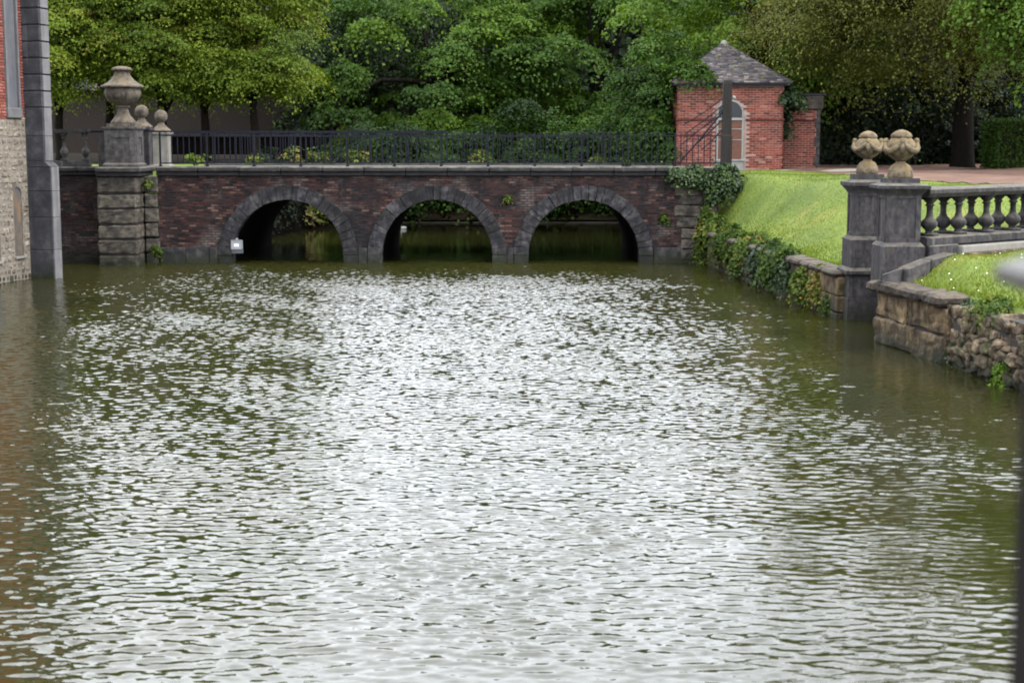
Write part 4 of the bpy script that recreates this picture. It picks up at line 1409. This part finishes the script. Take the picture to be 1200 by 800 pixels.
def pier(name, label, x, y, z0, half, zsh0, zsh1, ztop, low=False, rz=0):
    p = thing(name, label, 'pier', (x, y, z0), rz)
    Z = lambda z: z - z0
    mb = MB()
    if low:
        mb.sq_profile(0, 0, [(half + .10, Z(-.6)), (half + .10, Z(.45))])
        mb.build('footing', 'dark_stone', p)
        mb = MB(); mb.sq_profile(0, 0, [(half + .08, Z(.455)), (half + .08, Z(.90))]); mb.build('footing', 'dark_stone', p)
        mb = MB(); mb.sq_profile(0, 0, [(half + .12, Z(.905)), (half + .15, Z(.94)), (half + .15, Z(1.0)), (half + .08, Z(1.06))]); mb.build('moulding', 'dark_stone', p)
        b0 = 1.062
    else:
        b0 = z0
    mb = MB(); mb.sq_profile(0, 0, [(half + .07, Z(b0)), (half + .07, Z(zsh0 - .07)), (half + .01, Z(zsh0))]); mb.build('base', 'dark_stone', p)
    mb = MB()
    ins = .02
    bd = .09
    mb.sq_profile(0, 0, [(half - ins, Z(zsh0 + .002)), (half - ins, Z(zsh1))])
    for s in range(4):
        M = Matrix.Rotation(s * math.pi / 2, 4, 'Z')
        e = .0 if s % 2 else .0015
        for (a, b, c, d) in ((-half, -half + bd, zsh0 + .003, zsh1), (half - bd, half, zsh0 + .003, zsh1), (-half + bd, half - bd, zsh0 + .003, zsh0 + bd * .8), (-half + bd, half - bd, zsh1 - bd * .6, zsh1)):
            mb.box(a, b, -half - e, -half + ins + .002, Z(c), Z(d), M=M)
    mb.build('shaft', 'dark_stone', p)
    h = ztop - zsh1
    mb = MB(); mb.sq_profile(0, 0, [(half + .01, Z(zsh1 + .002)), (half + .03, Z(zsh1 + h * .12)), (half + .09, Z(zsh1 + h * .32)), (half + .10, Z(zsh1 + h * .36)), (half + .13, Z(zsh1 + h * .40)), (half + .13, Z(zsh1 + h * .58)), (half + .10, Z(zsh1 + h * .62)), (half - .03, Z(zsh1 + h * .72)), (half - .03, Z(ztop))])
    mb.build('cap', 'dark_stone', p)
    return p


p1 = at(1016, 230, 31.0)
pier('stone_pier', 'dark panelled stone pier standing in the water, the rear of the pair', p1.x, 31.05, -.6, .31, at(1016, 276, 31).z, at(1016, 226, 31).z, at(1016, 204, 31).z, low=True)
finial((p1.x, 31.05, at(1016, 204, 31).z), 'greyish swagged stone finial on the rear pier', .96, 1)
p2 = at(1055, 230, 27.7)
pier('stone_pier', 'dark panelled stone pier at the balustrade end, the front of the pair', p2.x, 27.75, 1.02, .315, at(1055, 284, 27.5).z, at(1055, 229, 27.5).z, at(1055, 209, 27.5).z)
finial((p2.x, 27.75, at(1055, 209, 27.5).z), 'yellow lichened swagged stone finial on the front pier', 1.0, 2)

# ------------------------------------------------------------------ right balustrade
bs = Vector((p2.x + .33, 27.72, 0))
be = Vector((at(1200, 215, 29.9).x, 29.9, 0))
bdir = (be - bs).normalized()
brot = math.atan2(bdir.y, bdir.x)
BLEN = (be - bs).length + 5.0
zr0, zr1 = at(1095, 230, 28.3).z, at(1095, 219.5, 28.3).z
zb1 = at(1100, 275, 28.3).z
rb = thing('balustrade', 'dark weathered balustrade with paired bulbous balusters right of the front pier', 'balustrade', (bs.x, bs.y, zb1 - .75), brot)
ZB = zb1 - .75
m = MB(); m.sq_profile(0, 0, [(0, 0), (0, .0)]) if False else None
def long_prof(name, prof, x0, x1, mat):
    mm = MB()
    vs, fs = [], []
    n = len(prof)
    for x in (x0, x1):
        vs += [(x, y, z) for y, z in prof]
    for i in range(n):
        j = (i + 1) % n
        fs.append((i, j, n + j, n + i))
    fs += [tuple(range(n - 1, -1, -1)), tuple(range(n, 2 * n))]
    mm.add(vs, fs)
    return mm.build(name, mat, rb)
ht = zr1 - zr0
for k in range(4):
    x0, x1 = k * BLEN / 4 + .003, (k + 1) * BLEN / 4 - .003
    long_prof('rail_stone', [(-.20, zr0 - ZB), (.46, zr0 - ZB), (.52, zr0 - ZB + ht * .45), (.52, zr0 - ZB + ht * .85), (.45, zr1 - ZB), (-.19, zr1 - ZB), (-.26, zr0 - ZB + ht * .85), (-.26, zr0 - ZB + ht * .45)], x0, x1, 'dark_stone')
    long_prof('base_rail', [(-.22, zb1 - ZB - .15), (.50, zb1 - ZB - .15), (.50, zb1 - ZB - .03), (.44, zb1 - ZB), (-.16, zb1 - ZB), (-.22, zb1 - ZB - .03)], x0, x1, 'dark_stone')
block('base_block', .02, .92, -.27, .55, 0, zb1 - ZB - .152, 'dark_stone', rb, .02)
bk = MB(); bk.box(.93, BLEN, -.16, .45, 0, zb1 - ZB - .152); bk.build('plinth_core', 'dark_stone', rb)
block('kerb_step', .94, BLEN, -.34, -.162, 0.2, zb1 - ZB - .19, 'pale_stone', rb, .02)
block('kerb_step', .94, BLEN, -.50, -.342, 0.2, zb1 - ZB - .31, 'ashlar', rb, .02)
bo = baluster_mesh('baluster', zr0 - zb1 - .004, 1.18, 'dark_stone')
bo.parent = rb
bme = bo.data
first = True
pitch = .90
k = 0
for i in range(8):
    for row in (0, 1):
        o = bo if first else link('baluster', bme, rb)
        first = False
        o.location = (.36 + i * pitch - (.0 if row == 0 else .06), .0 + row * .29, zb1 - ZB + .002)
# curved kerb of the landing in front of the pier
ck = thing('landing_kerb', 'curved stone kerb sweeping from the front pier along the grass', 'kerb', (0, 0, 0))
pts = [at(1036, 322, 27.2), at(1058, 315, 27.0), at(1085, 305, 27.25), at(1112, 297, 27.6)]
for i in range(3):
    a, b = pts[i], pts[i + 1]
    d = (b - a).normalized()
    nn = Vector((-d.y, d.x, 0)) * .14
    lo = [a - nn, a + nn, b + nn, b - nn]
    hexa('kerb_stone', [Vector((q.x, q.y, .9)) for q in lo] + [Vector((q.x, q.y, q.z + .02)) for q in lo], 'pale_stone' if False else 'pedestal_stone', ck, .02, .006)

# ------------------------------------------------------------------ near railing end at the right edge of the picture
nr = thing('handrail', 'out of focus dark post with pale sloping handrail end at the right edge', 'handrail', (.569, 1.5, 2.0))
m = MB(); m.box(-.048, .05, -.05, .05, 0, 1.39); m.build('post', 'post_metal', nr)
hz = at(1175, 325, 1.5).z - 2.0
m = MB()
sec = [(-.078, -.006, .006), (-.066, -.012, .011), (-.045, -.020, .017), (-.02, -.028, .024), (.03, -.036, .032), (.5, -.045, .06)]
vs, fs = [], []
for (x_, lo_, hi_) in sec:
    vs += [(x_, -.05, hz + lo_), (x_, .06, hz + lo_), (x_, .06, hz + hi_), (x_, -.05, hz + hi_)]
for i_ in range(len(sec) - 1):
    for k_ in range(4):
        p_, q_ = i_ * 4 + k_, i_ * 4 + (k_ + 1) % 4
        fs.append((p_, q_, q_ + 4, p_ + 4))
fs += [(3, 2, 1, 0), (20, 21, 22, 23)]
m.add(vs, fs)
m.build('handrail_cap', 'rail_cap', nr)
m = MB(); m.box(.42, .5, -.04, .04, 0, hz - .045); m.build('post', 'post_metal', nr)
m = MB(); m.box(.051, .42, -.02, .02, .15, .19); m.build('lower_rail', 'iron', nr)

# ------------------------------------------------------------------ outbuilding behind the limes
ob = thing('outbuilding', 'long low brown brick outbuilding behind the row of lime trees', 'building', (-15.5, 76, 2.6))
mb = MB(); mb.box(-12, 6.3, 0, 4, -.6, 3.4); mb.build('wall', 'outbuilding_brick', ob)
mb = MB(); mb.add([(-12.3, -.4, 3.4), (6.6, -.4, 3.4), (6.6, 4.4, 3.4), (-12.3, 4.4, 3.4), (-12.3, 2, 5.2), (6.6, 2, 5.2)], [(0, 1, 5, 4), (2, 3, 4, 5), (1, 2, 5), (3, 0, 4), (3, 2, 1, 0)]); mb.build('roof', 'slate', ob)
dq = at(342, 150, 76).x + 15.5
mb = MB(); mb.box(dq, dq + 1.3, -.06, -.002, 0, 2.3); mb.build('door', 'outbuilding_door', ob)
lw = thing('low_wall', 'low dark wall at the back of the lawn under the lime trees', 'wall', (at(290, 170, 66).x, 66, 2.6))
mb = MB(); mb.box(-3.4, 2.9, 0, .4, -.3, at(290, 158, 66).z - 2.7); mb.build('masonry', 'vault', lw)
for k in range(6):
    block('coping_stone', -3.45 + k * 1.07, -3.45 + k * 1.07 + 1.06, -.06, .46, at(290, 158, 66).z - 2.698, at(290, 158, 66).z - 2.6, 'outbuilding_brick', lw, .02)

# ------------------------------------------------------------------ trees
def C(c, rad, ncl, nlf, **k):
    d = dict(c=c, rad=rad, ncl=ncl, nlf=nlf)
    d.update(k)
    return d


# row of pleached limes behind the left end of the bridge
lime_labels = ['lime tree nearest the tall building in the left row', 'lime tree behind the large urn in the left row', 'lime tree just right of the large urn in the left row',
               'lime tree with thick dark trunk behind the left part of the railing', 'rightmost lime tree of the left row, beside dark foliage']
for i, (u, y) in enumerate([(70, 59.5), (128, 60.5), (190, 59.8), (240, 60.6), (298, 60.0)]):
    p = at(u, 150, y)
    gz = float(ground_h(p.x, y))
    tree('lime_tree', lime_labels[i], (p.x, y, gz), 3.4, .20, [C((0, -.2, 5.3), (2.2, 2.6, 2.9), 560, 105, spread=.34, droop=.5, leaf=.09, inner=.35, box=.5, tint0=.55 + .05 * (i % 2), tvar=.2, lobes=.14, boughs=80, br=.8),
         C((0, .6, 9.3), (2.3, 2.4, 2.4), 130, 60, spread=.45, droop=.6, leaf=.15, inner=.4, tint0=.5, boughs=26, br=1.0)],
         'leaf_lime', 100 + i, 'lime trees in the left row', limbs=10)

# tall trees on the far bank
def far_tree(label, u, y, gz, rad, cz, n, tint, seed, mat='leaf_maple', leaf=.135, zlo=.6, nb=70, br=1.35, th=6.0, tr=.32, group='tall trees on the far bank', name='maple_tree', off=(0, -1.0)):
    tree(name, label, (at(u, 190, y).x, y, gz), th, tr, [C((off[0], off[1], cz), rad, n, 100, spread=.42, droop=.75, leaf=leaf, inner=.5, zlo=zlo, tint0=tint, tvar=.17, lobes=.24, boughs=nb, br=br)], mat, seed, group, limbs=11)


far_tree('big bright green tree behind the middle of the bridge', 505, 71.5, 1.1, (5.0, 4.0, 5.2), 5.8, 620, .70, 201, nb=50, br=1.3)
far_tree('dark green tree beside the rightmost lime, left of the big bright tree', 400, 74, 1.6, (3.9, 3.4, 5.2), 5.5, 480, .9, 202, nb=44, mat='leaf_dark')
far_tree('shaded tree standing back between the two bright trees', 608, 77, 1.9, (4.0, 3.4, 5.6), 5.6, 480, .9, 203, nb=44, mat='leaf_dark')
far_tree('bright green tree behind the right arch, left of the gatehouse', 700, 72, 1.2, (4.3, 3.8, 5.3), 5.9, 560, .66, 204, nb=46, br=1.3)
tree('maple_tree', 'leafy tree overhanging the left eaves of the gatehouse', (5.9, 56.4, 2.5), 3.8, .18,
     [C((-.95, -2.6, 2.5), (.75, 1.7, 2.5), 260, 90, spread=.3, droop=.75, leaf=.10, inner=.4, zlo=.3, tint0=.40, tvar=.17, lobes=.2, boughs=30, br=.6),
      C((.1, -4.3, 3.45), (.85, .5, .35), 34, 80, spread=.24, droop=.7, leaf=.10, inner=.3, tint0=.55, tvar=.15)], 'leaf_maple', 205, limbs=10)
far_tree('fresh yellow green tree rising behind the gatehouse roof', 900, 61, 2.45, (4.8, 3.2, 3.6), 5.3, 620, .66, 206, mat='leaf_bright', zlo=2.4, nb=48, th=5.5, group=None, off=(0, -.4), leaf=.13)
far_tree('dark shaded tree between the gatehouse annex and the swagged finials', 1015, 63, 2.4, (4.2, 3.0, 4.2), 4.0, 480, .4, 207, mat='leaf_dark', zlo=.3, nb=50, name='dark_tree', group=None)
tree('beech_tree', 'brownish green spreading tree above the swagged finials', (at(1128, 190, 56).x, 56, 2.35), 5.6, .42,
     [C((-2.0, -1.8, 6.3), (6.6, 4.2, 2.7), 1150, 125, spread=.50, droop=.85, leaf=.078, inner=.4, tint0=.55, tvar=.15, lobes=.22, zlo=3.6, boughs=90, br=1.1),
      C((-.5, -.5, 11.0), (6.5, 4.5, 4.0), 560, 80, spread=.55, droop=.7, leaf=.115, inner=.4, tint0=.5, boughs=60, br=1.2)], 'leaf_beech', 208, limbs=16)
tree('maple_tree', 'bright green leafy boughs hanging in at the top right corner', (at(1300, 190, 47).x, 47, 2.2), 5.2, .3,
     [C((-1.3, -.4, 5.6), (2.9, 2.6, 1.9), 260, 100, spread=.36, droop=.8, leaf=.12, inner=.4, tint0=.6, tvar=.16, boughs=34, br=.9),
      C((.5, 0, 9.4), (4.0, 3.4, 4.2), 360, 80, spread=.5, droop=.7, leaf=.13, inner=.4, tint0=.5, boughs=44, br=1.1)], 'leaf_bright', 209, limbs=10)
far_tree('dark tree behind the clipped hedge at the right edge', 1200, 66, 2.4, (5.4, 3.0, 4.6), 4.4, 560, .35, 210, mat='leaf_dark', zlo=.2, nb=56, name='dark_tree', group=None)
far_tree('dark tree rising behind the outbuilding on the left', 150, 84, 2.8, (7, 4, 4.8), 6.2, 560, .4, 211, mat='leaf_dark', leaf=.2, nb=60, name='dark_tree', group=None)
far_tree('dark tree filling the gap between the limes and the bright tree', 365, 82, 2.6, (5.5, 4, 5.0), 5.5, 520, .35, 212, mat='leaf_dark', leaf=.2, nb=60, name='dark_tree', group=None)


# far wood that closes the view
def wood():
    rng = np.random.default_rng(301)
    parts = []
    for i in range(17):
        x = -44 + i * 5.6 + rng.uniform(-1, 1)
        y = rng.uniform(88, 96)
        parts.append(foliage(rng, (x, y, 7.6), (5.4, 3.6, 7.2), 820, 28, spread=.9, droop=.6, leaf=.40, inner=.35, zlo=2.2, tint0=rng.uniform(.3, .6)))
    P, T, N, S, K = [np.concatenate([p[i] for p in parts]) for i in range(5)]
    o = leaf_object('wood', 'leaf_dark', None, P, T, N, S, K, kind='stuff')
    tag(o, 'dark wood closing the view behind all the trees', 'wood')


wood()

grid_mesh('far_bank', np.arange(-9, 7, .5), np.arange(67.35, 92, .5), lambda X, Y: ground_h(X, Y), 'earth', dz=.03)
tr_ = np.random.default_rng(421)
th = []
for i in range(34):
    x = 9 + i * .75 + tr_.uniform(-.3, .3)
    y = tr_.uniform(65, 70)
    th.append(foliage(tr_, (x, y, 3.6), (1.3, .9, tr_.uniform(1.4, 2.6)), 46, 40, spread=.34, droop=.5, leaf=.17, inner=.2, zlo=2.3, tint0=tr_.uniform(.1, .5)))
P, T, N, S, K = [np.concatenate([p[i] for p in th]) for i in range(5)]
tag(leaf_object('thicket', 'leaf_dark', None, P, T, N, S, K, kind='stuff'), 'dark thicket filling the shade behind the gravel court', 'thicket')
em = MB()
ey = np.arange(52.85, 69.1, .5)
for j in range(len(ey) - 1):
    q = [float(np.interp(y_, [45.9, 53, 68, 74], [-10.3, -10.0, -8.2, -6.0])) + .62 + .06 * math.sin(y_ * 3) for y_ in (ey[j], ey[j + 1])]
    em.add([(q[0], ey[j], -1.2), (q[1], ey[j + 1], -1.2), (q[1] - .5, ey[j + 1], 2.76), (q[0] - .5, ey[j], 2.76), (q[1] - .9, ey[j + 1], 2.8), (q[0] - .9, ey[j], 2.8)], [(0, 1, 2, 3), (3, 2, 4, 5)])
tag(em.build('embankment', 'vault'), kind='structure')  # near-black colour stands in for tree shade on this bank
grid_mesh('lime_shade_sheet', np.arange(-26, -9, .5), np.arange(57.5, 76, .5), lambda X, Y: ground_h(X, Y), 'earth', dz=.03)  # dark sheet over the lawn, standing in for shade under the limes
# undergrowth on the far bank, seen through railings and arches
ur = np.random.default_rng(401)
ug = []
for i in range(30):
    x = -9.5 + i * .62 + ur.uniform(-.3, .3)
    y = ur.uniform(67.8, 70)
    ug.append(foliage(ur, (x, y, .9 + ur.uniform(0, .5)), (1.0, .8, ur.uniform(.7, 1.5)), 34, 26, spread=.28, droop=.5, leaf=.15, inner=.3, zlo=.25, tint0=ur.uniform(.0, .4)))
P, T, N, S, K = [np.concatenate([p[i] for p in ug]) for i in range(5)]
o = leaf_object('undergrowth', 'leaf_maple', None, P, T, N, S, K, kind='stuff')
tag(o, 'low green undergrowth along the far bank behind the bridge', 'undergrowth')
bush('overhanging_shrub', 'dark shrub covering the embankment left of the pinkish bush', (-9.7, 59.5, .3), [C((.3, 0, 1.6), (.7, 4.2, 1.7), 300, 60, spread=.26, droop=.8, leaf=.12, inner=.2, zlo=.1, tint0=.3, tvar=.15)], 'leaf_dark', 429, 'shrubs leaning over the far water', stems=6)
for i, (u, y, rx, rz, cz, tn, lab) in enumerate([(448, 64.0, 1.7, 1.8, 2.7, .12, 'dark shrub leaning over the far water left of the middle arch'), (520, 63.0, 2.0, 1.7, 2.5, .35, 'green shrub leaning over the far water behind the middle arch'),
                                                (600, 63.6, 2.2, 2.0, 2.7, .10, 'dark shrub leaning over the far water between middle and right arch'), (676, 62.8, 2.0, 1.8, 2.6, .4, 'fresh green shrub leaning over the far water behind the right arch'),
                                                (745, 62.2, 1.7, 1.9, 2.7, .12, 'dark shrub leaning over the far water by the gatehouse')]):
    bush('overhanging_shrub', lab, (at(u, 200, 68).x, 67.9, .25), [C((at(u, 200, y).x - at(u, 200, 68).x, y - 67.9, cz), (rx, 2.0, rz), 190, 80, spread=.34, droop=.8, leaf=.12, inner=.3, zlo=.75, tint0=tn, tvar=.18, lobes=.25, boughs=26, br=.9)], 'leaf_maple', 430 + i, 'shrubs leaning over the far water', stems=7)
q = at(352, 262, 63.5)
bush('waterside_bush', 'sunlit pinkish yellow bush seen through the left arch', (q.x, 63.5, 0.0), [C((0, 0, .85), (1.15, .7, .85), 90, 30, spread=.22, droop=.4, leaf=.11, inner=.2, zlo=.1, tint0=.55, tvar=.25)], 'leaf_pink', 411)
q = at(392, 262, 64.5)
bush('waterside_bush', 'green bush beside the pinkish one, seen through the left arch', (q.x, 64.5, 0.0), [C((0, 0, 1.0), (.8, .6, 1.0), 70, 30, spread=.22, droop=.4, leaf=.12, inner=.2, zlo=.1, tint0=.7, tvar=.2)], 'leaf_maple', 412)
# islet the two bushes grow on
mb = MB(); mb.frustum(at(365, 262, 64).x, 64.2, -1.2, .06, 2.4, 1.3, 1.9, .9); tag(mb.build('islet', 'earth'), kind='structure')
# shore edging
sh = MB(); sh.box(at(463, 262, 67.1).x, 5.0, 67.0, 67.35, -.5, .05); tag(sh.build('shore_edging', 'pedestal_stone'), 'low pale stone edging along the far shore under the arches', 'edging')
# white bird
q = at(473, 262, 63)
bd = thing('white_bird', 'small white bird on the water seen through the middle arch', 'bird', (q.x, 63.0, 0.0))
m = MB(); m.lathe([(.0, -.02), (.10, .0), (.14, .06), (.13, .13), (.07, .18), (.0, .2)], 14); o = m.build('body', 'feather', bd, smooth=True); o.scale = (1.5, .9, 1)
m = MB(); m.tube([(-.13, 0, .14), (-.17, 0, .22), (-.155, 0, .29), (-.17, 0, .33)], [.045, .035, .035, .042], 8); m.build('neck', 'feather', bd, smooth=True)
bd.scale = (.62, .62, .62)
m = MB(); m.tube([(-.20, 0, .325), (-.25, 0, .315)], [.018, .008], 6); m.build('beak', 'beak', bd)

# weeds on the deck edge and ground cover of the left lawn is left to the ground material; hedge at the far right
hq0 = at(1172, 190, 52)
hd = thing('hedge', 'clipped green hedge block at the right edge behind the gravel court', 'hedge', (hq0.x + 2.6, 53.2, 2.2))
m = MB(); m.box(-2.45, 2.45, -.75, 1.0, 0, at(1180, 143, 52).z - 2.2); m.build('branch_core', 'earth', hd)
hr = np.random.default_rng(501)
nH = 9000
H = at(1180, 141, 52).z - 2.2
fx = hr.uniform(-2.6, 2.6, nH); fz = hr.uniform(.0, H, nH); fy = np.full(nH, -.82) + hr.normal(size=nH) * .05
k1 = hr.uniform(size=nH) < .25
fz[k1] = H + hr.normal(size=k1.sum()) * .04
fy[k1] = hr.uniform(-.85, 1.1, k1.sum())
k2 = (~k1) & (hr.uniform(size=nH) < .2)
fx[k2] = -2.55 + hr.normal(size=k2.sum()) * .05
fy[k2] = hr.uniform(-.85, 1.1, k2.sum())
Pp = np.stack([fx, fy, fz], 1)
Nn = np.tile([0, -.8, .5], (nH, 1)) + hr.normal(size=(nH, 3)) * .5
leaf_object('foliage', 'leaf_maple', hd, Pp, hr.normal(size=(nH, 3)) + [0, -.3, .1], Nn, hr.uniform(.06, .11, nH), .35 + hr.normal(size=nH) * .18)

# ------------------------------------------------------------------ plants on and by the bank
iv = []
ir = np.random.default_rng(601)
ivy_root = thing('ivy', 'dark ivy mass hanging over the coping at the right end of the bridge', 'ivy', (at(824, 205, BY0).x, BY0 - .15, 0))
for (u, v, ru, rv, n) in [(800, 203, .40, .17, 60), (822, 207, .50, .26, 90), (845, 205, .46, .30, 90), (858, 212, .34, .45, 80), (838, 222, .34, .35, 50), (790, 200, .22, .12, 26), (815, 197, .3, .12, 34), (850, 196, .3, .14, 34)]:
    q = at(u, v, BY0 - .15)
    iv.append(foliage(ir, (q.x - ivy_root.location.x, 0, q.z), (ru, .26, rv), n, 26, spread=.10, droop=.7, leaf=.07, inner=.2, tint0=.5, tvar=.22, out=.3))
P, T, N, S, K = [np.concatenate([p[i] for p in iv]) for i in range(5)]
leaf_object('foliage', 'leaf_ivy', ivy_root, P, T, N, S, K, width=.5)
for j in range(6):
    m = MB()
    xx = -.9 + j * .36
    m.tube([(xx, .02, 2.9), (xx + .08, -.08, 2.6), (xx + .02, -.04, 2.2), (xx + .1, .02, 1.9)], [.014, .012, .01, .006], 5)
    m.build('stem', 'bark', ivy_root)
cr_ = np.random.default_rng(650)
cq = at(916, 115, GY - .15)
creeper = thing('creeper', 'dark creeper hanging from the right eaves of the gatehouse', 'creeper', (cq.x, GY - .1, GZ))
cp = [foliage(cr_, (du, dy, cq.z - GZ + dz), (rx, .3, rz), n, 30, spread=.12, droop=.7, leaf=.10, inner=.1, tint0=.35, tvar=.2, out=.3) for du, dy, dz, rx, rz, n in ((.14, .05, .08, .16, .14, 24), (.4, .5, .05, .3, .35, 46), (.65, 1.2, .1, .35, .45, 50), (.35, 1.4, -.7, .2, .7, 30))]
P, T, N, S, K = [np.concatenate([p[i] for p in cp]) for i in range(5)]
leaf_object('foliage', 'leaf_ivy', creeper, P, T, N, S, K, width=.5)
m = MB(); m.tube([(.35, 1.5, 0), (.3, 1.45, 1.2), (.38, .9, cq.z - GZ)], [.03, .025, .015], 6); m.build('stem', 'bark', creeper)
bank_spec = [
    # u, v(of the plant's middle), distance, radii x z, leaf, tint, mat, label
    (836, 268, 44.4, .42, .62, .12, .62, 'leaf_shrub', 'rounded shrub with yellowish top beside the right end of the bridge'),
    (826, 292, 44.6, .26, .36, .09, .55, 'leaf_shrub', 'small green shrub at the waterline in the bridge corner'),
    (852, 288, 42.2, .40, .50, .09, .45, 'leaf_shrub', 'dense shrub on the bank wall right of the yellowish shrub'),
    (872, 300, 40.0, .46, .52, .10, .60, 'leaf_shrub', 'leafy green shrub trailing to the water midway along the bank'),
    (892, 308, 38.0, .42, .50, .09, .30, 'leaf_ivy', 'dark ivy clump on the middle of the bank wall'),
    (908, 310, 36.4, .36, .48, .09, .45, 'leaf_shrub', 'olive green clump on the bank wall past the dark ivy'),
    (924, 318, 35.0, .34, .50, .09, .32, 'leaf_ivy', 'dark leafy clump hanging to the water on the bank wall'),
    (944, 330, 33.4, .34, .46, .085, .68, 'leaf_shrub', 'bright green weeds on the wall nearer the rear pier'),
    (962, 334, 32.4, .26, .44, .08, .85, 'leaf_shrub', 'yellow flowering weeds beside the rear pier'),
    (976, 352, 31.7, .16, .30, .07, .45, 'leaf_shrub', 'small green tuft at the foot of the rear pier'),
    (862, 276, 41.6, .42, .34, .085, .5, 'leaf_shrub', 'spreading plant over the wall top below the steep grass'),
    (886, 284, 39.0, .46, .30, .085, .62, 'leaf_shrub', 'light green plant over the wall top, middle of the bank'),
    (906, 292, 37.2, .40, .28, .08, .40, 'leaf_shrub', 'olive plant over the wall top past the middle of the bank'),
    (925, 300, 35.4, .36, .24, .08, .5, 'leaf_shrub', 'low plant where the bank coping comes into view'),
    (1181, 436, 22.4, .13, .22, .07, .75, 'leaf_bright', 'bright green plant growing low in the rubble wall'),
    (1166, 356, 23.4, .42, .13, .06, .6, 'leaf_shrub', 'grassy tuft overhanging the rubble wall'),
    (1122, 412, 24.5, .10, .22, .05, .5, 'leaf_ivy', 'mossy tuft in the dark corner of the landing wall'),
    (1141, 358, 24.3, .22, .12, .05, .35, 'leaf_ivy', 'dark green tuft at the corner of the landing wall'),
]
for i, (u, v, y, rx, rz, lf, tn, mt, lab) in enumerate(bank_spec):
    q = at(u, v, y)
    rx, rz = rx * .80, rz * .88
    n = int(60 + 300 * rx * rz / .25)
    base = max(-.02, q.z - rz)
    bush('bank_plant', lab, (q.x + .1, y, base), [C((-.1, 0, q.z - base), (rx, rx * .9, rz), n, 24, spread=.10, droop=.6, leaf=lf * .82, inner=.25, tint0=tn, tvar=.2, lobes=.3)], mt, 700 + i, 'plants on the right bank', 'plant', stems=4)
# weeds rooted in the brickwork
for i, (u, v, y, r, lab) in enumerate([(595, 232, BY0 - .03, .14, 'small weed rooted in the brickwork between middle and right arch'), (779, 255, BY0 - .03, .15, 'small weed rooted in the brickwork right of the right arch'),
                                       (184, 292, BY0 - .1, .17, 'green weed at the foot of the quoins left of the bridge'), (172, 215, 45.0, .13, 'dry weed on the pillar side under the coping'),
                                       (735, 192, BY0 + .25, .16, 'leafy weed on the coping behind the railing, near the gatehouse')]):
    q = at(u, v, y)
    bush('wall_weed', lab, (q.x, y, q.z - .1), [C((0, -.02, .1), (r, .07, r * 1.1), 26, 18, spread=.05, droop=.7, leaf=.055, inner=.1, tint0=.55, tvar=.2)], 'leaf_shrub', 760 + i, 'weeds rooted in the masonry', 'weed', stems=3)
for i, (u, r) in enumerate([(232, .25), (300, .22), (345, .3), (372, .35), (420, .3), (560, .3), (700, .22), (785, .35)]):
    q = at(u, 188, BY1 + .6)
    lab = ['weeds in line with the first bars at the left end of the railing', 'weeds behind the railing above the left arch', 'tall weeds behind the railing right of the left arch crown', 'leafy clump behind the railing above the first pier',
           'low clump behind the railing left of the middle arch', 'green clump behind the railing above the middle arch', 'small clump behind the railing above the right arch', 'clump behind the right end of the railing by the gatehouse'][i]
    bush('verge_plant', lab, (q.x, BY1 + .05, DECK - .05), [C((0, 0, r * .8), (r * 1.25, .35, r * (.8 + .25 * (i % 3))), 30, 16, spread=.13, droop=.3, leaf=.085, inner=.0, tint0=.7, tvar=.25, lobes=.5)], 'leaf_shrub', 780 + i, 'plants along the far verge of the bridge', 'plant', stems=3)


# ------------------------------------------------------------------ grass and daisies
def blades(name, label, n, region, hgt, seed):
    rng = np.random.default_rng(seed)
    x0, x1, y0, y1 = region
    x = rng.uniform(x0, x1, n); y = rng.uniform(y0, y1, n)
    d = x - bank_x(y)
    keep = (d > .42) & (y < gravel_edge(x) - .1)
    x, y = x[keep], y[keep]
    dens = .5 + .5 * np.sin(x * 1.7 + np.sin(y)) * np.sin(y * 1.3 + 2)
    keep = rng.uniform(size=len(x)) < .45 + .55 * dens
    x, y = x[keep], y[keep]
    z = ground_h(x, y)
    h = hgt * rng.uniform(.5, 1.4, len(x))
    edge = np.exp(-(x - bank_x(y) - .4) / .5)
    h = h * (1 + 1.3 * edge)
    P = np.stack([x, y, z + h * .4], 1)
    T = np.stack([rng.normal(size=len(x)) * .45, rng.normal(size=len(x)) * .45, np.ones(len(x))], 1)
    N = rng.normal(size=(len(x), 3)) + [0, -.6, .3]
    K = .5 + .22 * np.sin(x * .8 + 1.2) * np.sin(y * .6 + .5 * x) + .15 * rng.normal(size=len(x))
    o = leaf_object(name, 'blade', None, P, T, N, h, K, width=.11, fold=.02, kind='stuff')
    tag(o, label, 'grass')


blades('grass', 'mown grass of the lawn behind the piers', 190000, (5.4, 15, 30.5, 51), .038, 901)
blades('grass', 'short grass with daisies in front of the balustrade', 90000, (6.6, 12.5, 19, 31), .042, 902)
dr_ = np.random.default_rng(903)
m = MB()
for i in range(70):
    yy = dr_.uniform(23.5, 28.5)
    xx = float(bank_x(yy)) + dr_.uniform(.5, 4.5)
    zz = float(ground_h(xx, yy)) + .045
    r = dr_.uniform(.008, .014)
    vs = [(xx + r * math.cos(t), yy + r * math.sin(t), zz + .006 * math.sin(t)) for t in np.linspace(0, 2 * math.pi, 8)[:-1]] + [(xx, yy, zz + .008)]
    m.add(vs, [(k, (k + 1) % 7, 7) for k in range(7)])
o = m.build('daisies', 'white_label')
tag(o, 'white daisies dotted over the grass by the balustrade', 'daisies', kind='stuff')
